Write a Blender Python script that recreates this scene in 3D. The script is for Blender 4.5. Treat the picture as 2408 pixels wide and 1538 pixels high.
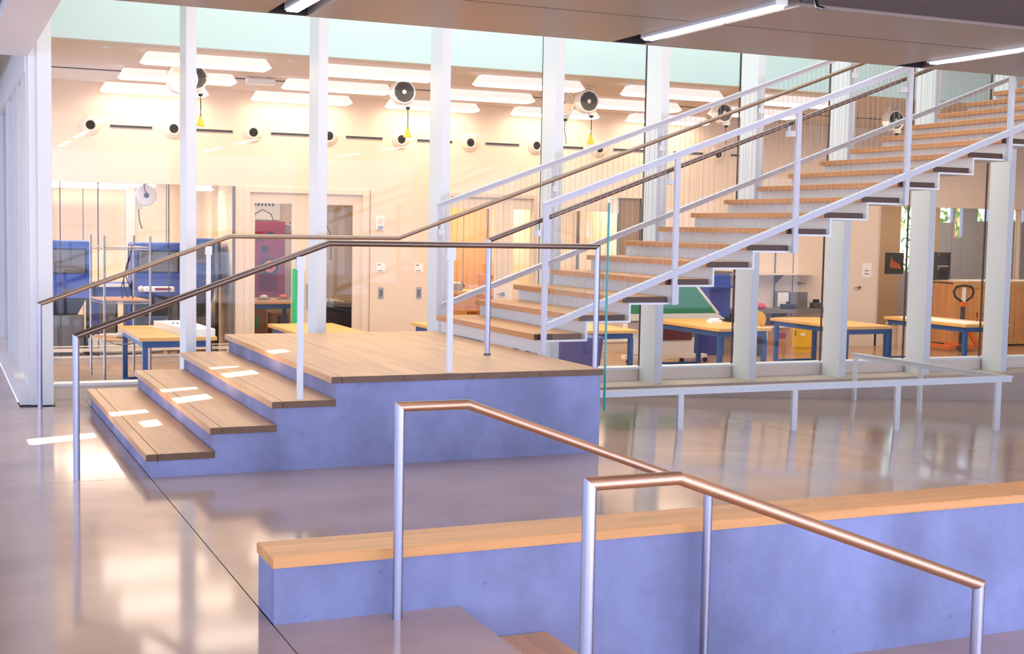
import bpy, math, random
from mathutils import Vector, Matrix
random.seed(7)
for o in list(bpy.data.objects): bpy.data.objects.remove(o)
sc = bpy.context.scene
COL = sc.collection

# ---------------------------------------------------------------- camera, sky, sun, exposure
cam = bpy.data.cameras.new('camera'); co = bpy.data.objects.new('camera', cam); COL.objects.link(co)
cam.sensor_width = 36; cam.sensor_fit = 'HORIZONTAL'; cam.lens = 46.088; cam.clip_start = .05; cam.clip_end = 200
Rm = Matrix(((0.9150, 0.0130, -0.4032), (-0.4029, 0.0763, -0.9121), (0.0189, 0.9970, 0.0751)))
co.matrix_world = Matrix.Translation((0, 0, 1.68)) @ Rm.to_4x4()
sc.camera = co
sc.view_settings.view_transform = 'Standard'; sc.view_settings.look = 'None'
sc.view_settings.gamma = 1; sc.view_settings.use_curve_mapping = False
sc.view_settings.exposure = 1.15
w = bpy.data.worlds.new('sky'); sc.world = w; w.use_nodes = True
bg = w.node_tree.nodes['Background']; bg.inputs[0].default_value = (.56, .66, 1.0, 1); bg.inputs[1].default_value = 2.3
sun = bpy.data.lights.new('sun', 'SUN'); sun.energy = 45; sun.angle = math.radians(.4); sun.color = (1, .95, .88)
so = bpy.data.objects.new('sun', sun); COL.objects.link(so)
so.rotation_euler = Vector((.72, 0.0, 1)).to_track_quat('Z', 'Y').to_euler()
def area(name, loc, rot, sx, sy, e, col):
    l = bpy.data.lights.new(name, 'AREA'); l.shape = 'RECTANGLE'; l.size = sx; l.size_y = sy; l.energy = e; l.color = col
    o = bpy.data.objects.new(name, l); COL.objects.link(o); o.location = loc; o.rotation_euler = rot
    return o
area('light_well_daylight', (7, 14.4, 6.4), (0, 0, 0), 12, 2.0, 165, (.90, 1, .99))
area('atrium_fill', (6, 10.6, 6.4), (0, 0, 0), 12, 3, 120, (.85, .90, 1))  # unseen overhead fill added to light the atrium

# ---------------------------------------------------------------- materials
def lin(c): return tuple(((x/255)/12.92 if x/255 <= .04045 else ((x/255+.055)/1.055)**2.4) for x in c)
MATS = {}
def mat(name, rgb, rough=.5, metal=0, var=0, scale=4, bump=0, emit=None, es=0, stretch=(1, 1, 1), spec=.5, aniso=0):
    m = bpy.data.materials.new(name); m.use_nodes = True; nt = m.node_tree; b = nt.nodes['Principled BSDF']
    c = lin(rgb); b.inputs['Base Color'].default_value = (*c, 1)
    b.inputs['Roughness'].default_value = rough; b.inputs['Metallic'].default_value = metal
    b.inputs['Specular IOR Level'].default_value = spec
    if var or bump:
        tc = nt.nodes.new('ShaderNodeNewGeometry'); mp = nt.nodes.new('ShaderNodeMapping'); mp.inputs['Scale'].default_value = stretch
        nt.links.new(tc.outputs['Position'], mp.inputs[0])
        n = nt.nodes.new('ShaderNodeTexNoise'); n.inputs['Scale'].default_value = scale; n.inputs['Detail'].default_value = 6
        nt.links.new(mp.outputs[0], n.inputs['Vector'])
        if var:
            cr = nt.nodes.new('ShaderNodeValToRGB'); e = cr.color_ramp.elements
            e[0].position = .3; e[1].position = .7
            e[0].color = (*[x*(1-var) for x in c], 1); e[1].color = (*[min(1, x*(1+var)) for x in c], 1)
            nt.links.new(n.outputs['Fac'], cr.inputs[0]); nt.links.new(cr.outputs[0], b.inputs['Base Color'])
        if bump:
            bp = nt.nodes.new('ShaderNodeBump'); bp.inputs['Strength'].default_value = bump; bp.inputs['Distance'].default_value = .01
            nt.links.new(n.outputs['Fac'], bp.inputs['Height']); nt.links.new(bp.outputs[0], b.inputs['Normal'])
    if emit:
        b.inputs['Emission Color'].default_value = (*lin(emit), 1); b.inputs['Emission Strength'].default_value = es
    MATS[name] = m; return m
def wood(name, rgb, axis, var=.16, endax=None, enddark=.42, rough=.42):
    """oak: grain stretched along axis, block strips, darker end grain"""
    m = bpy.data.materials.new(name); m.use_nodes = True; nt = m.node_tree; b = nt.nodes['Principled BSDF']; L = nt.links.new
    g = nt.nodes.new('ShaderNodeNewGeometry'); mp = nt.nodes.new('ShaderNodeMapping')
    s = [22, 22, 22]; s[axis] = 1.2; mp.inputs['Scale'].default_value = s; L(g.outputs['Position'], mp.inputs[0])
    n = nt.nodes.new('ShaderNodeTexNoise'); n.inputs['Scale'].default_value = 1; n.inputs['Detail'].default_value = 5; L(mp.outputs[0], n.inputs['Vector'])
    mp2 = nt.nodes.new('ShaderNodeMapping'); s2 = [11, 11, 11]; s2[axis] = .9; mp2.inputs['Scale'].default_value = s2; L(g.outputs['Position'], mp2.inputs[0])
    v = nt.nodes.new('ShaderNodeTexVoronoi'); v.distance = 'CHEBYCHEV'; v.inputs['Randomness'].default_value = .55; v.inputs['Scale'].default_value = 1; L(mp2.outputs[0], v.inputs['Vector'])
    sp = nt.nodes.new('ShaderNodeSeparateColor'); L(v.outputs['Color'], sp.inputs[0])
    mx = nt.nodes.new('ShaderNodeMath'); mx.operation = 'ADD'; mu = nt.nodes.new('ShaderNodeMath'); mu.operation = 'MULTIPLY'; mu.inputs[1].default_value = .35
    L(sp.outputs[0], mu.inputs[0]); L(n.outputs['Fac'], mx.inputs[0]); L(mu.outputs[0], mx.inputs[1])
    cr = nt.nodes.new('ShaderNodeValToRGB'); e = cr.color_ramp.elements; c = lin(rgb)
    e[0].position = .35; e[1].position = 1.0; e[0].color = (*[x*(1-var) for x in c], 1); e[1].color = (*[min(1, x*(1+var)) for x in c], 1)
    L(mx.outputs[0], cr.inputs[0]); out = cr.outputs[0]
    if endax is not None:
        sx = nt.nodes.new('ShaderNodeSeparateXYZ'); L(g.outputs['True Normal'], sx.inputs[0])
        ab = nt.nodes.new('ShaderNodeMath'); ab.operation = 'ABSOLUTE'; L(sx.outputs[endax], ab.inputs[0])
        gt = nt.nodes.new('ShaderNodeMath'); gt.operation = 'GREATER_THAN'; gt.inputs[1].default_value = .7; L(ab.outputs[0], gt.inputs[0])
        mc = nt.nodes.new('ShaderNodeMix'); mc.data_type = 'RGBA'; mc.blend_type = 'MULTIPLY'
        mc.inputs['B'].default_value = (enddark, enddark*.9, enddark*.8, 1)
        L(gt.outputs[0], mc.inputs['Factor']); L(out, mc.inputs['A']); out = mc.outputs['Result']
    L(out, b.inputs['Base Color']); b.inputs['Roughness'].default_value = rough
    MATS[name] = m; return m
def glass(name, tint, f0=.05):
    m = bpy.data.materials.new(name); m.use_nodes = True; nt = m.node_tree; nt.nodes.clear(); L = nt.links.new
    out = nt.nodes.new('ShaderNodeOutputMaterial'); mix = nt.nodes.new('ShaderNodeMixShader'); t = nt.nodes.new('ShaderNodeBsdfTransparent')
    gl = nt.nodes.new('ShaderNodeBsdfGlossy'); gl.inputs['Roughness'].default_value = .01
    g = nt.nodes.new('ShaderNodeNewGeometry'); d = nt.nodes.new('ShaderNodeVectorMath'); d.operation = 'DOT_PRODUCT'
    L(g.outputs['Incoming'], d.inputs[0]); L(g.outputs['Normal'], d.inputs[1])
    def mth(op, a, b=None):
        q = nt.nodes.new('ShaderNodeMath'); q.operation = op; L(a, q.inputs[0])
        if b is not None: q.inputs[1].default_value = b
        return q.outputs[0]
    o1 = mth('ABSOLUTE', d.outputs['Value']); q = nt.nodes.new('ShaderNodeMath'); q.operation = 'SUBTRACT'; q.inputs[0].default_value = 1; L(o1, q.inputs[1])
    f = mth('ADD', mth('MULTIPLY', mth('POWER', q.outputs[0], 5), .6), f0)
    t.inputs[0].default_value = (*[x**.5 for x in tint], 1); gl.inputs[0].default_value = (1, 1, 1, 1)
    L(f, mix.inputs[0]); L(t.outputs[0], mix.inputs[1]); L(gl.outputs[0], mix.inputs[2]); L(mix.outputs[0], out.inputs[0])
    MATS[name] = m; return m
glass('glass', (.95, .975, .97), .012); glass('dark_glass', (.78, .76, .70), .02)
wood('oak', (206, 162, 120), 1, endax=1, enddark=.26); wood('oak_stair', (194, 138, 84), 1, endax=1, enddark=.13)
wood('oak_bench', (224, 164, 100), 0); wood('maple', (234, 180, 104), 0, var=.1, rough=.35); wood('plywood', (222, 156, 88), 2, var=.2)
wood('birch', (214, 164, 96), 2, var=.12)
m = mat('concrete', (138, 147, 186), .7, var=.2, scale=2.2, bump=.08, stretch=(1, 1, .55))
nt = m.node_tree; b = nt.nodes['Principled BSDF']; L = nt.links.new   # pin holes and blotches
g = nt.nodes.new('ShaderNodeNewGeometry'); v = nt.nodes.new('ShaderNodeTexVoronoi'); v.inputs['Scale'].default_value = 7; L(g.outputs['Position'], v.inputs['Vector'])
cr = nt.nodes.new('ShaderNodeValToRGB'); e = cr.color_ramp.elements; e[0].position = .03; e[1].position = .10; e[0].color = (.62, .6, .58, 1); e[1].color = (1, 1, 1, 1); L(v.outputs['Distance'], cr.inputs[0])
n = nt.nodes.new('ShaderNodeTexNoise'); n.inputs['Scale'].default_value = 1.3; n.inputs['Detail'].default_value = 9; n.inputs['Roughness'].default_value = .7; L(g.outputs['Position'], n.inputs['Vector'])
c2 = nt.nodes.new('ShaderNodeValToRGB'); e = c2.color_ramp.elements; e[0].position = .38; e[1].position = .6; e[0].color = (.86, .84, .82, 1); e[1].color = (1.06, 1.06, 1.06, 1); L(n.outputs['Fac'], c2.inputs[0])
old = b.inputs['Base Color'].links[0].from_socket
for src in (cr.outputs[0], c2.outputs[0]):
    mc = nt.nodes.new('ShaderNodeMix'); mc.data_type = 'RGBA'; mc.blend_type = 'MULTIPLY'; mc.inputs['Factor'].default_value = 1 if src == c2.outputs[0] else .6
    L(old, mc.inputs['A']); L(src, mc.inputs['B']); old = mc.outputs['Result']
L(old, b.inputs['Base Color'])
mat('floor', (176, 154, 144), .1, var=.16, scale=1.3, spec=.62, bump=.006)
mat('warm_concrete', (190, 174, 158), .6, var=.1, scale=2, bump=.05); mat('dark_bronze', (132, 114, 104), .34, metal=1)
mat('wire', (176, 170, 168), .5); mat('mid_bronze', (160, 142, 126), .34, metal=1); mat('rail_white', (202, 206, 216), .35); mat('joint', (96, 88, 84), .8); mat('shop_floor', (172, 140, 112), .2, var=.08, scale=2)
mat('white_paint', (226, 228, 230), .4); mat('white_steel', (224, 230, 230), .32)
mat('wall_white', (236, 219, 199), .7); mat('warm_white', (232, 218, 200), .6); mat('teal', (206, 224, 222), .6); mat('ceiling_white', (212, 200, 186), .8)
mat('steel', (172, 174, 190), .36, metal=1); mat('bronze', (200, 164, 138), .42, metal=1); mat('grey_metal', (150, 148, 146), .4, metal=.8)
mat('lens', (255, 255, 255), .4, emit=(255, 230, 208), es=4.8); mat('lens_side', (235, 225, 225), .4, emit=(255, 222, 218), es=.36)
mat('lens_cool', (255, 255, 255), .4, emit=(240, 238, 255), es=9)
mat('lens_lobby_fill', (255, 255, 255), .4, emit=(255, 222, 200), es=15); mat('black', (22, 22, 24), .6); mat('seal', (66, 58, 60), .6); mat('dark_grey', (70, 70, 74), .5); mat('mid_grey', (120, 116, 116), .5)
mat('blue_paint', (46, 92, 156), .4); mat('blast_blue', (58, 84, 168), .4); mat('deep_blue', (66, 70, 150), .5)
mat('yellow', (250, 196, 24), .4); mat('red', (150, 24, 34), .4); mat('orange', (236, 120, 50), .4); mat('green_board', (52, 138, 96), .5)
mat('green', (40, 200, 120), .5); mat('cardboard', (196, 142, 96), .8, var=.06); mat('paper', (248, 246, 242), .6); mat('pink', (230, 80, 100), .5)
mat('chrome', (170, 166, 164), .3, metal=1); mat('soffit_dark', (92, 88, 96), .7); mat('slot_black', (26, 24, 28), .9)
mat('window_grey', (118, 108, 104), .25); mat('bag', (238, 230, 216), .7); mat('brown_door', (176, 142, 108), .5)
mat('grey_wall', (150, 148, 156), .6); mat('leaf', (96, 128, 52), .8, var=.4, scale=9); mat('rubber', (34, 32, 34), .7); mat('maroon', (110, 50, 50), .5); mat('marks', (60, 56, 54), .7)
mat('screen_violet', (90, 90, 220), .4, emit=(80, 90, 255), es=1.5)
# perforated metal soffit
m = mat('perforated', (150, 138, 132), .34, metal=.75); nt = m.node_tree; b = nt.nodes['Principled BSDF']
g = nt.nodes.new('ShaderNodeNewGeometry'); v = nt.nodes.new('ShaderNodeTexVoronoi'); v.inputs['Scale'].default_value = 60; v.inputs['Randomness'].default_value = 0
nt.links.new(g.outputs['Position'], v.inputs['Vector']); cr = nt.nodes.new('ShaderNodeValToRGB'); e = cr.color_ramp.elements
e[0].position = .22; e[1].position = .3; c = lin((160, 148, 142)); e[0].color = (*[x*.45 for x in c], 1); e[1].color = (*c, 1)
nt.links.new(v.outputs['Distance'], cr.inputs[0]); nt.links.new(cr.outputs[0], b.inputs['Base Color'])
# glass edge
mat('glass_edge', (40, 150, 140), .15)
nt = MATS['glass_edge'].node_tree

# ---------------------------------------------------------------- mesh helpers
class MB:
    def __init__(s): s.v = []; s.f = []; s.sm = []; s.mi = []
    def poly(s, vs, fs, sm=False, mi=0):
        n = len(s.v); s.v += [tuple(p) for p in vs]
        for f in fs: s.f.append([i+n for i in f]); s.sm.append(sm); s.mi.append(mi)
        return s
    def box(s, a, b, mi=0, bev=0):
        x0, x1 = sorted((a[0], b[0])); y0, y1 = sorted((a[1], b[1])); z0, z1 = sorted((a[2], b[2]))
        if bev <= 0:
            return s.poly([(x0, y0, z0), (x1, y0, z0), (x1, y1, z0), (x0, y1, z0), (x0, y0, z1), (x1, y0, z1), (x1, y1, z1), (x0, y1, z1)],
                          [(0, 3, 2, 1), (4, 5, 6, 7), (0, 1, 5, 4), (1, 2, 6, 5), (2, 3, 7, 6), (3, 0, 4, 7)], mi=mi)
        e = bev   # chamfered top and vertical edges
        def ring(i, z): return [(x0+i+e, y0+i, z), (x1-i-e, y0+i, z), (x1-i, y0+i+e, z), (x1-i, y1-i-e, z), (x1-i-e, y1-i, z), (x0+i+e, y1-i, z), (x0+i, y1-i-e, z), (x0+i, y0+i+e, z)]
        vs = ring(0, z0)+ring(0, z1-e)+ring(e, z1)
        fs = [tuple(range(7, -1, -1)), tuple(range(16, 24))]
        for k in range(2):
            for i in range(8): j = (i+1) % 8; fs.append((k*8+i, k*8+j, k*8+8+j, k*8+8+i))
        return s.poly(vs, fs, mi=mi)
    def beam(s, p, q, sec, mi=0):
        """extrude a convex section [(y,z)..] (closed, ccw) from p to q; section stays in the YZ/vertical plane"""
        d = Vector(q)-Vector(p); h = Vector((d.x, d.y, 0)).normalized(); side = Vector((-h.y, h.x, 0)); n = len(sec)
        vs = [Vector(P)+side*a+Vector((0, 0, 1))*c for P in (p, q) for a, c in sec]
        fs = [tuple(range(n)), tuple(range(2*n-1, n-1, -1))]+[((i+1) % n, i, n+i, n+(i+1) % n) for i in range(n)]
        return s.poly(vs, fs, mi=mi)
    def tube(s, pts, r, n=14, cap=True, mi=0, segs=None):
        P = [Vector(p) for p in pts]; rings = []
        for i, p in enumerate(P):
            d0 = (P[i]-P[i-1]).normalized() if i else None; d1 = (P[i+1]-P[i]).normalized() if i < len(P)-1 else None
            if d0 is None: d0 = d1
            if d1 is None: d1 = d0
            if i == 0:
                u = d1.cross(Vector((0, 1, 0))); u = u if u.length > .2 else d1.cross(Vector((1, 0, 0))); u.normalize(); w_ = d1.cross(u)
                ring = [p+(u*math.cos(2*math.pi*k/n)+w_*math.sin(2*math.pi*k/n))*r for k in range(n)]
            else:
                nrm = (d0+d1).normalized(); ring = []
                for q in rings[-1]:
                    t = (p-q).dot(nrm)/d0.dot(nrm); ring.append(q+d0*t)
            rings.append(ring)
        vs = [q for rg in rings for q in rg]; m_ = len(rings)
        # split rings at corners for crisp mitres
        k0, k1 = segs or (0, m_-1)
        for k in range(k0, k1):
            a = rings[k]; b_ = rings[k+1]
            s.poly(a+b_, [(i, (i+1) % n, n+(i+1) % n, n+i) for i in range(n)], sm=True, mi=mi)
        if cap: s.poly(rings[k0], [tuple(range(n-1, -1, -1))], mi=mi); s.poly(rings[k1], [tuple(range(n))], mi=mi)
        return s
    def cyl(s, c, r, h, axis=2, n=20, r2=None, mi=0):
        r2 = r if r2 is None else r2; vs = []
        for k, (rr, t) in enumerate(((r, 0), (r2, h))):
            for i in range(n):
                a = 2*math.pi*i/n; q = [rr*math.cos(a), rr*math.sin(a)]; q.insert(axis, t); vs.append((c[0]+q[0], c[1]+q[1], c[2]+q[2]))
        s.poly(vs, [(i, (i+1) % n, n+(i+1) % n, n+i) for i in range(n)], sm=True, mi=mi)
        s.poly(vs[:n], [tuple(range(n))], mi=mi); s.poly(vs[n:], [tuple(range(n))], mi=mi); return s
    def lathe(s, c, prof, axis=2, n=24, mi=0):
        vs = []
        for rr, t in prof:
            for i in range(n):
                a = 2*math.pi*i/n; q = [rr*math.cos(a), rr*math.sin(a)]; q.insert(axis, t); vs.append((c[0]+q[0], c[1]+q[1], c[2]+q[2]))
        fs = [(k*n+i, k*n+(i+1) % n, (k+1)*n+(i+1) % n, (k+1)*n+i) for k in range(len(prof)-1) for i in range(n)]
        return s.poly(vs, fs, sm=True, mi=mi)
    def sphere(s, c, r, sz=1, n=14):
        return s.lathe(c, [(max(1e-4, r*math.sin(math.pi*k/8)), -r*sz*math.cos(math.pi*k/8)) for k in range(9)], n=n)
    def build(s, name, m, parent=None, org=None):
        me = bpy.data.meshes.new(name); v = s.v
        base = Vector((0, 0, 0))
        if parent is None:
            if org is None: org = (sum(p[0] for p in v)/len(v), sum(p[1] for p in v)/len(v), min(p[2] for p in v))
            base = Vector(org)
        else: base = WORLD[parent.name]
        me.from_pydata([tuple(Vector(p)-base) for p in v], [], s.f)
        for mm in (m if isinstance(m, (list, tuple)) else [m]): me.materials.append(MATS[mm])
        me.polygons.foreach_set('use_smooth', s.sm); me.polygons.foreach_set('material_index', s.mi)
        me.update()
        import bmesh
        bm = bmesh.new(); bm.from_mesh(me); bmesh.ops.recalc_face_normals(bm, faces=bm.faces); bm.to_mesh(me); bm.free()
        o = bpy.data.objects.new(name, me); COL.objects.link(o)
        if parent is None: o.location = base
        else: o.parent = parent
        WORLD[o.name] = base; return o
WORLD = {}
def tag(o, label=None, cat=None, group=None, kind=None):
    if label: o['label'] = label
    if cat: o['category'] = cat
    if group: o['group'] = group
    if kind: o['kind'] = kind
    return o
def thing(name, loc, label, cat, group=None):
    o = bpy.data.objects.new(name, None); COL.objects.link(o); o.location = loc; o.empty_display_size = .1
    WORLD[o.name] = Vector(loc); return tag(o, label, cat, group)
def struct(name, mb, m, label, parent=None):
    o = mb.build(name, m, parent); o['label'] = label
    if parent is None: o['kind'] = 'structure'
    return o
def sempty(name, loc, label):
    o = bpy.data.objects.new(name, None); COL.objects.link(o); o.location = loc; WORLD[o.name] = Vector(loc); o['kind'] = 'structure'; o['label'] = label; return o
B = lambda a, b, bev=0: MB().box(a, b, bev=bev)
def dup(root, delta, label=None):
    def cp(o, par):
        c = o.copy(); COL.objects.link(c); WORLD[c.name] = WORLD[o.name]+Vector(delta)
        if par: c.parent = par
        for ch in o.children: cp(ch, c)
        return c
    r = cp(root, None); r.location = Vector(root.location)+Vector(delta)
    if label: r['label'] = label
    return r

SF = -.47           # shop floor level
def ramp(x): return 0 if x <= 4.6 else max(SF, -.0455*(x-4.6))
YG = 12.93          # glass line
YB = 20.5           # back wall of the workshop

# ---------------------------------------------------------------- floors
fl = struct('floor', MB().box((-6, -6, -.3), (.69, 18.5, -.012)).box((.69, -6, -.3), (2.1, 12.86, -.012)).box((2.1, 5.4, -.3), (4.6, 12.86, -.012)), 'joint', 'dark joint base under the polished concrete slabs')
xs = [-6, -2.5, 1.285, 4.6]; ysl = [-6, -1, 3.5, 8.745, 12.36, 18.5]
for i in range(3):
    for j in range(5):
        x0, x1, y0, y1 = xs[i]+.003, xs[i+1]-.003, ysl[j]+.003, ysl[j+1]-.003
        if i == 2:
            if j == 4: y1 = 12.86
            if j < 2: x1 = 2.115
            if j == 2:
                B((x0, y0, -.05), (2.115, 5.4, 0)).build('slab', 'floor', fl); y0 = 5.4
        if i == 1 and j == 4:
            B((.995, y0, -.05), (x1, 12.86, 0)).build('slab', 'floor', fl); x1 = .69
        B((x0, y0, -.05), (x1, y1, 0)).build('slab', 'floor', fl)
rf = struct('floor', MB().poly([(4.6, 5.4, -.014), (14.93, 5.4, SF-.014), (14.93, 12.4, SF-.014), (4.6, 12.4, -.014), (4.6, 5.4, -.3), (14.93, 5.4, -.8), (14.93, 12.4, -.8), (4.6, 12.4, -.3)],
    [(0, 1, 2, 3), (4, 7, 6, 5), (0, 4, 5, 1), (1, 5, 6, 2), (2, 6, 7, 3), (3, 7, 4, 0)]), 'joint', 'sloping ramp floor beside the glass wall')
for a, b in ((4.6, 7.1), (7.1, 9.75), (9.75, 12.3), (12.3, 14.93)):
    for y0, y1 in ((5.4, 8.745), (8.745, 12.36)):
        a_, b_, c_, d_ = a+.003, b-.003, y0+.003, y1-.003
        za, zb = ramp(a_), ramp(b_)
        MB().poly([(a_, c_, za), (b_, c_, zb), (b_, d_, zb), (a_, d_, za), (a_, c_, za-.013), (b_, c_, zb-.013), (b_, d_, zb-.013), (a_, d_, za-.013)],
                  [(0, 1, 2, 3), (4, 7, 6, 5), (0, 4, 5, 1), (1, 5, 6, 2), (2, 6, 7, 3), (3, 7, 4, 0)]).build('slab', 'floor', rf)
struct('floor', B((14.93, 5.4, -.8), (24, 12.9, SF)), 'floor', 'lower end of the ramp floor')
struct('floor', B((2.95, -6, -.8), (24, 5.33, SF)), 'floor', 'lower landing floor at the foot of the wooden steps')
struct('floor', B((.9, 13.02, -.8), (24, 23.9, SF)), 'shop_floor', 'brown polished workshop floor behind the glass')
# raised ledge under the columns
struct('trim_1', B((4.6, 12.36, -.7), (24, 13.0, 0)), 'warm_concrete', 'raised concrete ledge under the columns beside the ramp')
struct('trim_2', MB().box((.98, 12.86, 0), (24, 13.0, .125)), 'warm_white', 'low kerb under the glass wall')
struct('trim_3', MB().box((.98, 12.84, .125), (24, 13.02, .15)), 'white_paint', 'white sill cap along the foot of the glass wall')

# ---------------------------------------------------------------- roof, soffit, shell
# roof of the atrium with two narrow skylight slots that let the sun in
def slot_roof():
    mb = MB(); Z = 6.5; dx = .72*Z; h = .1
    far_ = lambda p, q, x: p[1]+(q[1]-p[1])*(x-p[0])/(q[0]-p[0])
    s1 = ((.66, 10.27), (2.05, 10.95), (2.05, 11.04), (.66, 10.57)); s2 = ((1.32, 9.86), (2.27, 10.55), (2.27, 10.80), (1.32, 10.18))
    lo1 = lambda x: far_(s1[0], s1[1], x); hi1 = lambda x: far_(s1[3], s1[2], x); lo2 = lambda x: far_(s2[0], s2[1], x); hi2 = lambda x: far_(s2[3], s2[2], x)
    bot = lambda x: 8.3; top = lambda x: 24.0
    for xa, xb, ls_ in ((-14, .66, (bot, top)), (.66, 1.32, (bot, lo1, hi1, top)), (1.32, 2.05, (bot, lo2, hi2, lo1, hi1, top)), (2.05, 2.27, (bot, lo2, hi2, top)), (2.27, 22, (bot, top))):
        for f0, f1 in zip(ls_[::2], ls_[1::2]):
            vs = [(xa+dx, f0(xa)), (xb+dx, f0(xb)), (xb+dx, f1(xb)), (xa+dx, f1(xa))]
            mb.poly([(x, y, Z) for x, y in vs]+[(x, y, Z+h) for x, y in vs], [(0, 1, 2, 3), (4, 7, 6, 5), (0, 4, 5, 1), (1, 5, 6, 2), (2, 6, 7, 3), (3, 7, 4, 0)])
    return mb
struct('ceiling', slot_roof(), 'white_paint', 'high atrium roof with two narrow skylight slots')
struct('wall_right', B((24, -6, -.8), (24.2, 23.9, 6.6)), 'wall_white', 'far end wall')
struct('wall_left', MB().box((-5.1, 1.5, 2.3), (-5, 18.5, 6.5)).box((-5.1, 1.5, 0), (-5, 18.5, .5)).box((-5, 18.4, 0), (.86, 18.5, 6.5)), 'wall_white', 'unseen wall left of the view, added to hold back sky light')  # added out of view against sky glare; open band lets some in
struct('wall_front_blocker', MB().box((-8, 8.3, 3.25), (24, 8.42, 6.5)), 'wall_white', 'unseen upper wall over the metal soffit, added to block sky light')  # added above the soffit, out of view, to block the sky
# soffit: perforated panels, dark light slots
sof = sempty('ceiling', (5, 6, 3.03), 'low metal soffit with perforated panels and recessed strip lights')
MB().box((-8, -1.2, 3.2), (24, 8.3, 3.3)).build('deck', 'slot_black', sof)
slots = [(1.98, 2.24), (4.48, 4.74), (7.04, 7.30), (9.58, 9.84), (12.1, 12.36)]
edges = [.80]+[e_ for s_ in slots for e_ in s_]+[24]
for i in range(0, len(edges), 2):
    a, b = edges[i], edges[i+1]
    MB().poly([(a, 8.50, 3.05), (a, 8.48, 3.03), (a, 7.40, 3.03), (a, 7.385, 3.045), (a, 7.385, 3.2), (a, 8.5, 3.25), (b, 8.50, 3.05), (b, 8.48, 3.03), (b, 7.40, 3.03), (b, 7.385, 3.045), (b, 7.385, 3.2), (b, 8.5, 3.25)],
              [(0, 5, 4, 3, 2, 1), (6, 7, 8, 9, 10, 11)]+[(i_, (i_+1) % 6, 6+(i_+1) % 6, 6+i_) for i_ in range(6)]).build('panel', 'perforated', sof)
    B((a, 6.58, 3.03), (b, 7.375, 3.2)).build('panel', 'perforated', sof)
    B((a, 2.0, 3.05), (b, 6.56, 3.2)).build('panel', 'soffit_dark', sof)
    if i < len(edges)-2:
        MB().box((b+.001, 8.44, 3.034), (edges[i+2]-.001, 8.495, 3.25)).build('slot_end', 'slot_black', sof)
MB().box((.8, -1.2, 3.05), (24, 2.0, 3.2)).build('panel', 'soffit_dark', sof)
lab = ['strip light in the soffit cut off by the top edge left of centre', 'long strip light in the soffit above the middle of the stairs', 'strip light in the soffit at the right edge above the stair guard']
for i, (x, y0, y1) in enumerate([(2.06, 8.33, 6.7), (4.60, 8.25, 6.62), (7.14, 8.22, 6.5)]):
    t = thing('strip_light', (x, y0, 3.02), 'recessed white '+lab[i], 'light', 'strip lights in the metal soffit')
    MB().box((x, y1, 3.035), (x+.085, y0, 3.13)).build('housing', 'white_steel', t)
    MB().box((x+.006, y1+.03, 3.022), (x+.079, y0-.03, 3.0345)).build('diffuser', 'lens_cool', t)
    MB().box((x+.03, (y0+y1)/2-.01, 3.13), (x+.05, (y0+y1)/2+.01, 3.2)).build('hanger', 'steel', t)
for x in (-1.5, -.48, 2.06, 4.60, 7.14):  # extra strips added out of view to light floor, rails and left wall
    for y0, y1 in (((5.4, 3.75), (2.6, .95)) if x > -1 else ((10.5, 8.8), (13.5, 11.8), (16.5, 14.8))):
        t = thing('strip_light', (x, y0, 3.02), 'added unseen strip light over the lobby, %s line, %s' % ({-1.5: 'side corridor', -.48: 'leftmost', 2.06: 'second', 4.60: 'third', 7.14: 'rightmost'}[x], {5.4: 'first behind the picture edge', 2.6: 'nearest the camera', 10.5: 'front one', 13.5: 'middle one', 16.5: 'rear one'}[y0]), 'light', 'added fill lights over the lobby')
        zh = 3.049 if x > -1 else 3.349
        MB().box((x, y1, zh-.05), (x+.085, y0, zh)).build('housing', 'white_steel', t)
        MB().box((x+.006, y1+.03, zh-.062), (x+.079, y0-.03, zh-.0505)).build('diffuser', 'lens_lobby_fill', t)
MB().tube([(4.74, 6.42, 3.04), (4.74, 6.40, 3.0), (4.76, 6.36, 2.985)], .012, 8).build('hook', 'chrome', sof)

# beam and glazed wall on the left
struct('trim_4', MB().box((.47, -1.2, 3.12), (.79, 12.52, 3.7)), 'white_paint', 'boxed white beam over the left glazed wall')
struct('ceiling', MB().box((-8, -1.2, 3.35), (.47, 18.5, 3.45)), 'ceiling_white', 'lobby ceiling left of the beam')
struct('trim_5', MB().box((.30, 8.0, 3.22), (.40, 18.5, 3.35)), 'dark_grey', 'dark strip beside the beam')  # dark grey strip along the left of the beam
wl = sempty('wall_left', (.8, 15, 0), 'white framed glazed wall running back from the corner column')
MB().box((.70, 12.56, 0), (.98, 18.4, .17)).build('kerb', 'white_paint', wl)
MB().box((.76, 12.56, 2.98), (.90, 18.4, 3.7)).build('header', 'white_paint', wl)
for a, b in ((12.56, 13.18), (15.72, 16.0), (17.9, 18.4)): MB().box((.77, a, .17), (.90, b, 2.98)).build('frame', 'white_paint', wl)
for y in (13.82, 14.5): MB().box((.765, y, .17), (.90, y+.05, 2.98)).build('mullion', 'white_paint', wl)
for a, b in ((13.18, 13.82), (13.87, 14.5), (14.55, 15.72), (16.0, 17.9)): MB().box((.83, a, .17), (.842, b, 2.98)).build('pane', 'dark_glass' if a < 13.5 else 'glass', wl)
MB().box((.86, 13.9, .17), (.9, 18.0, 2.98)).build('blind', 'white_paint', wl)

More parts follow.
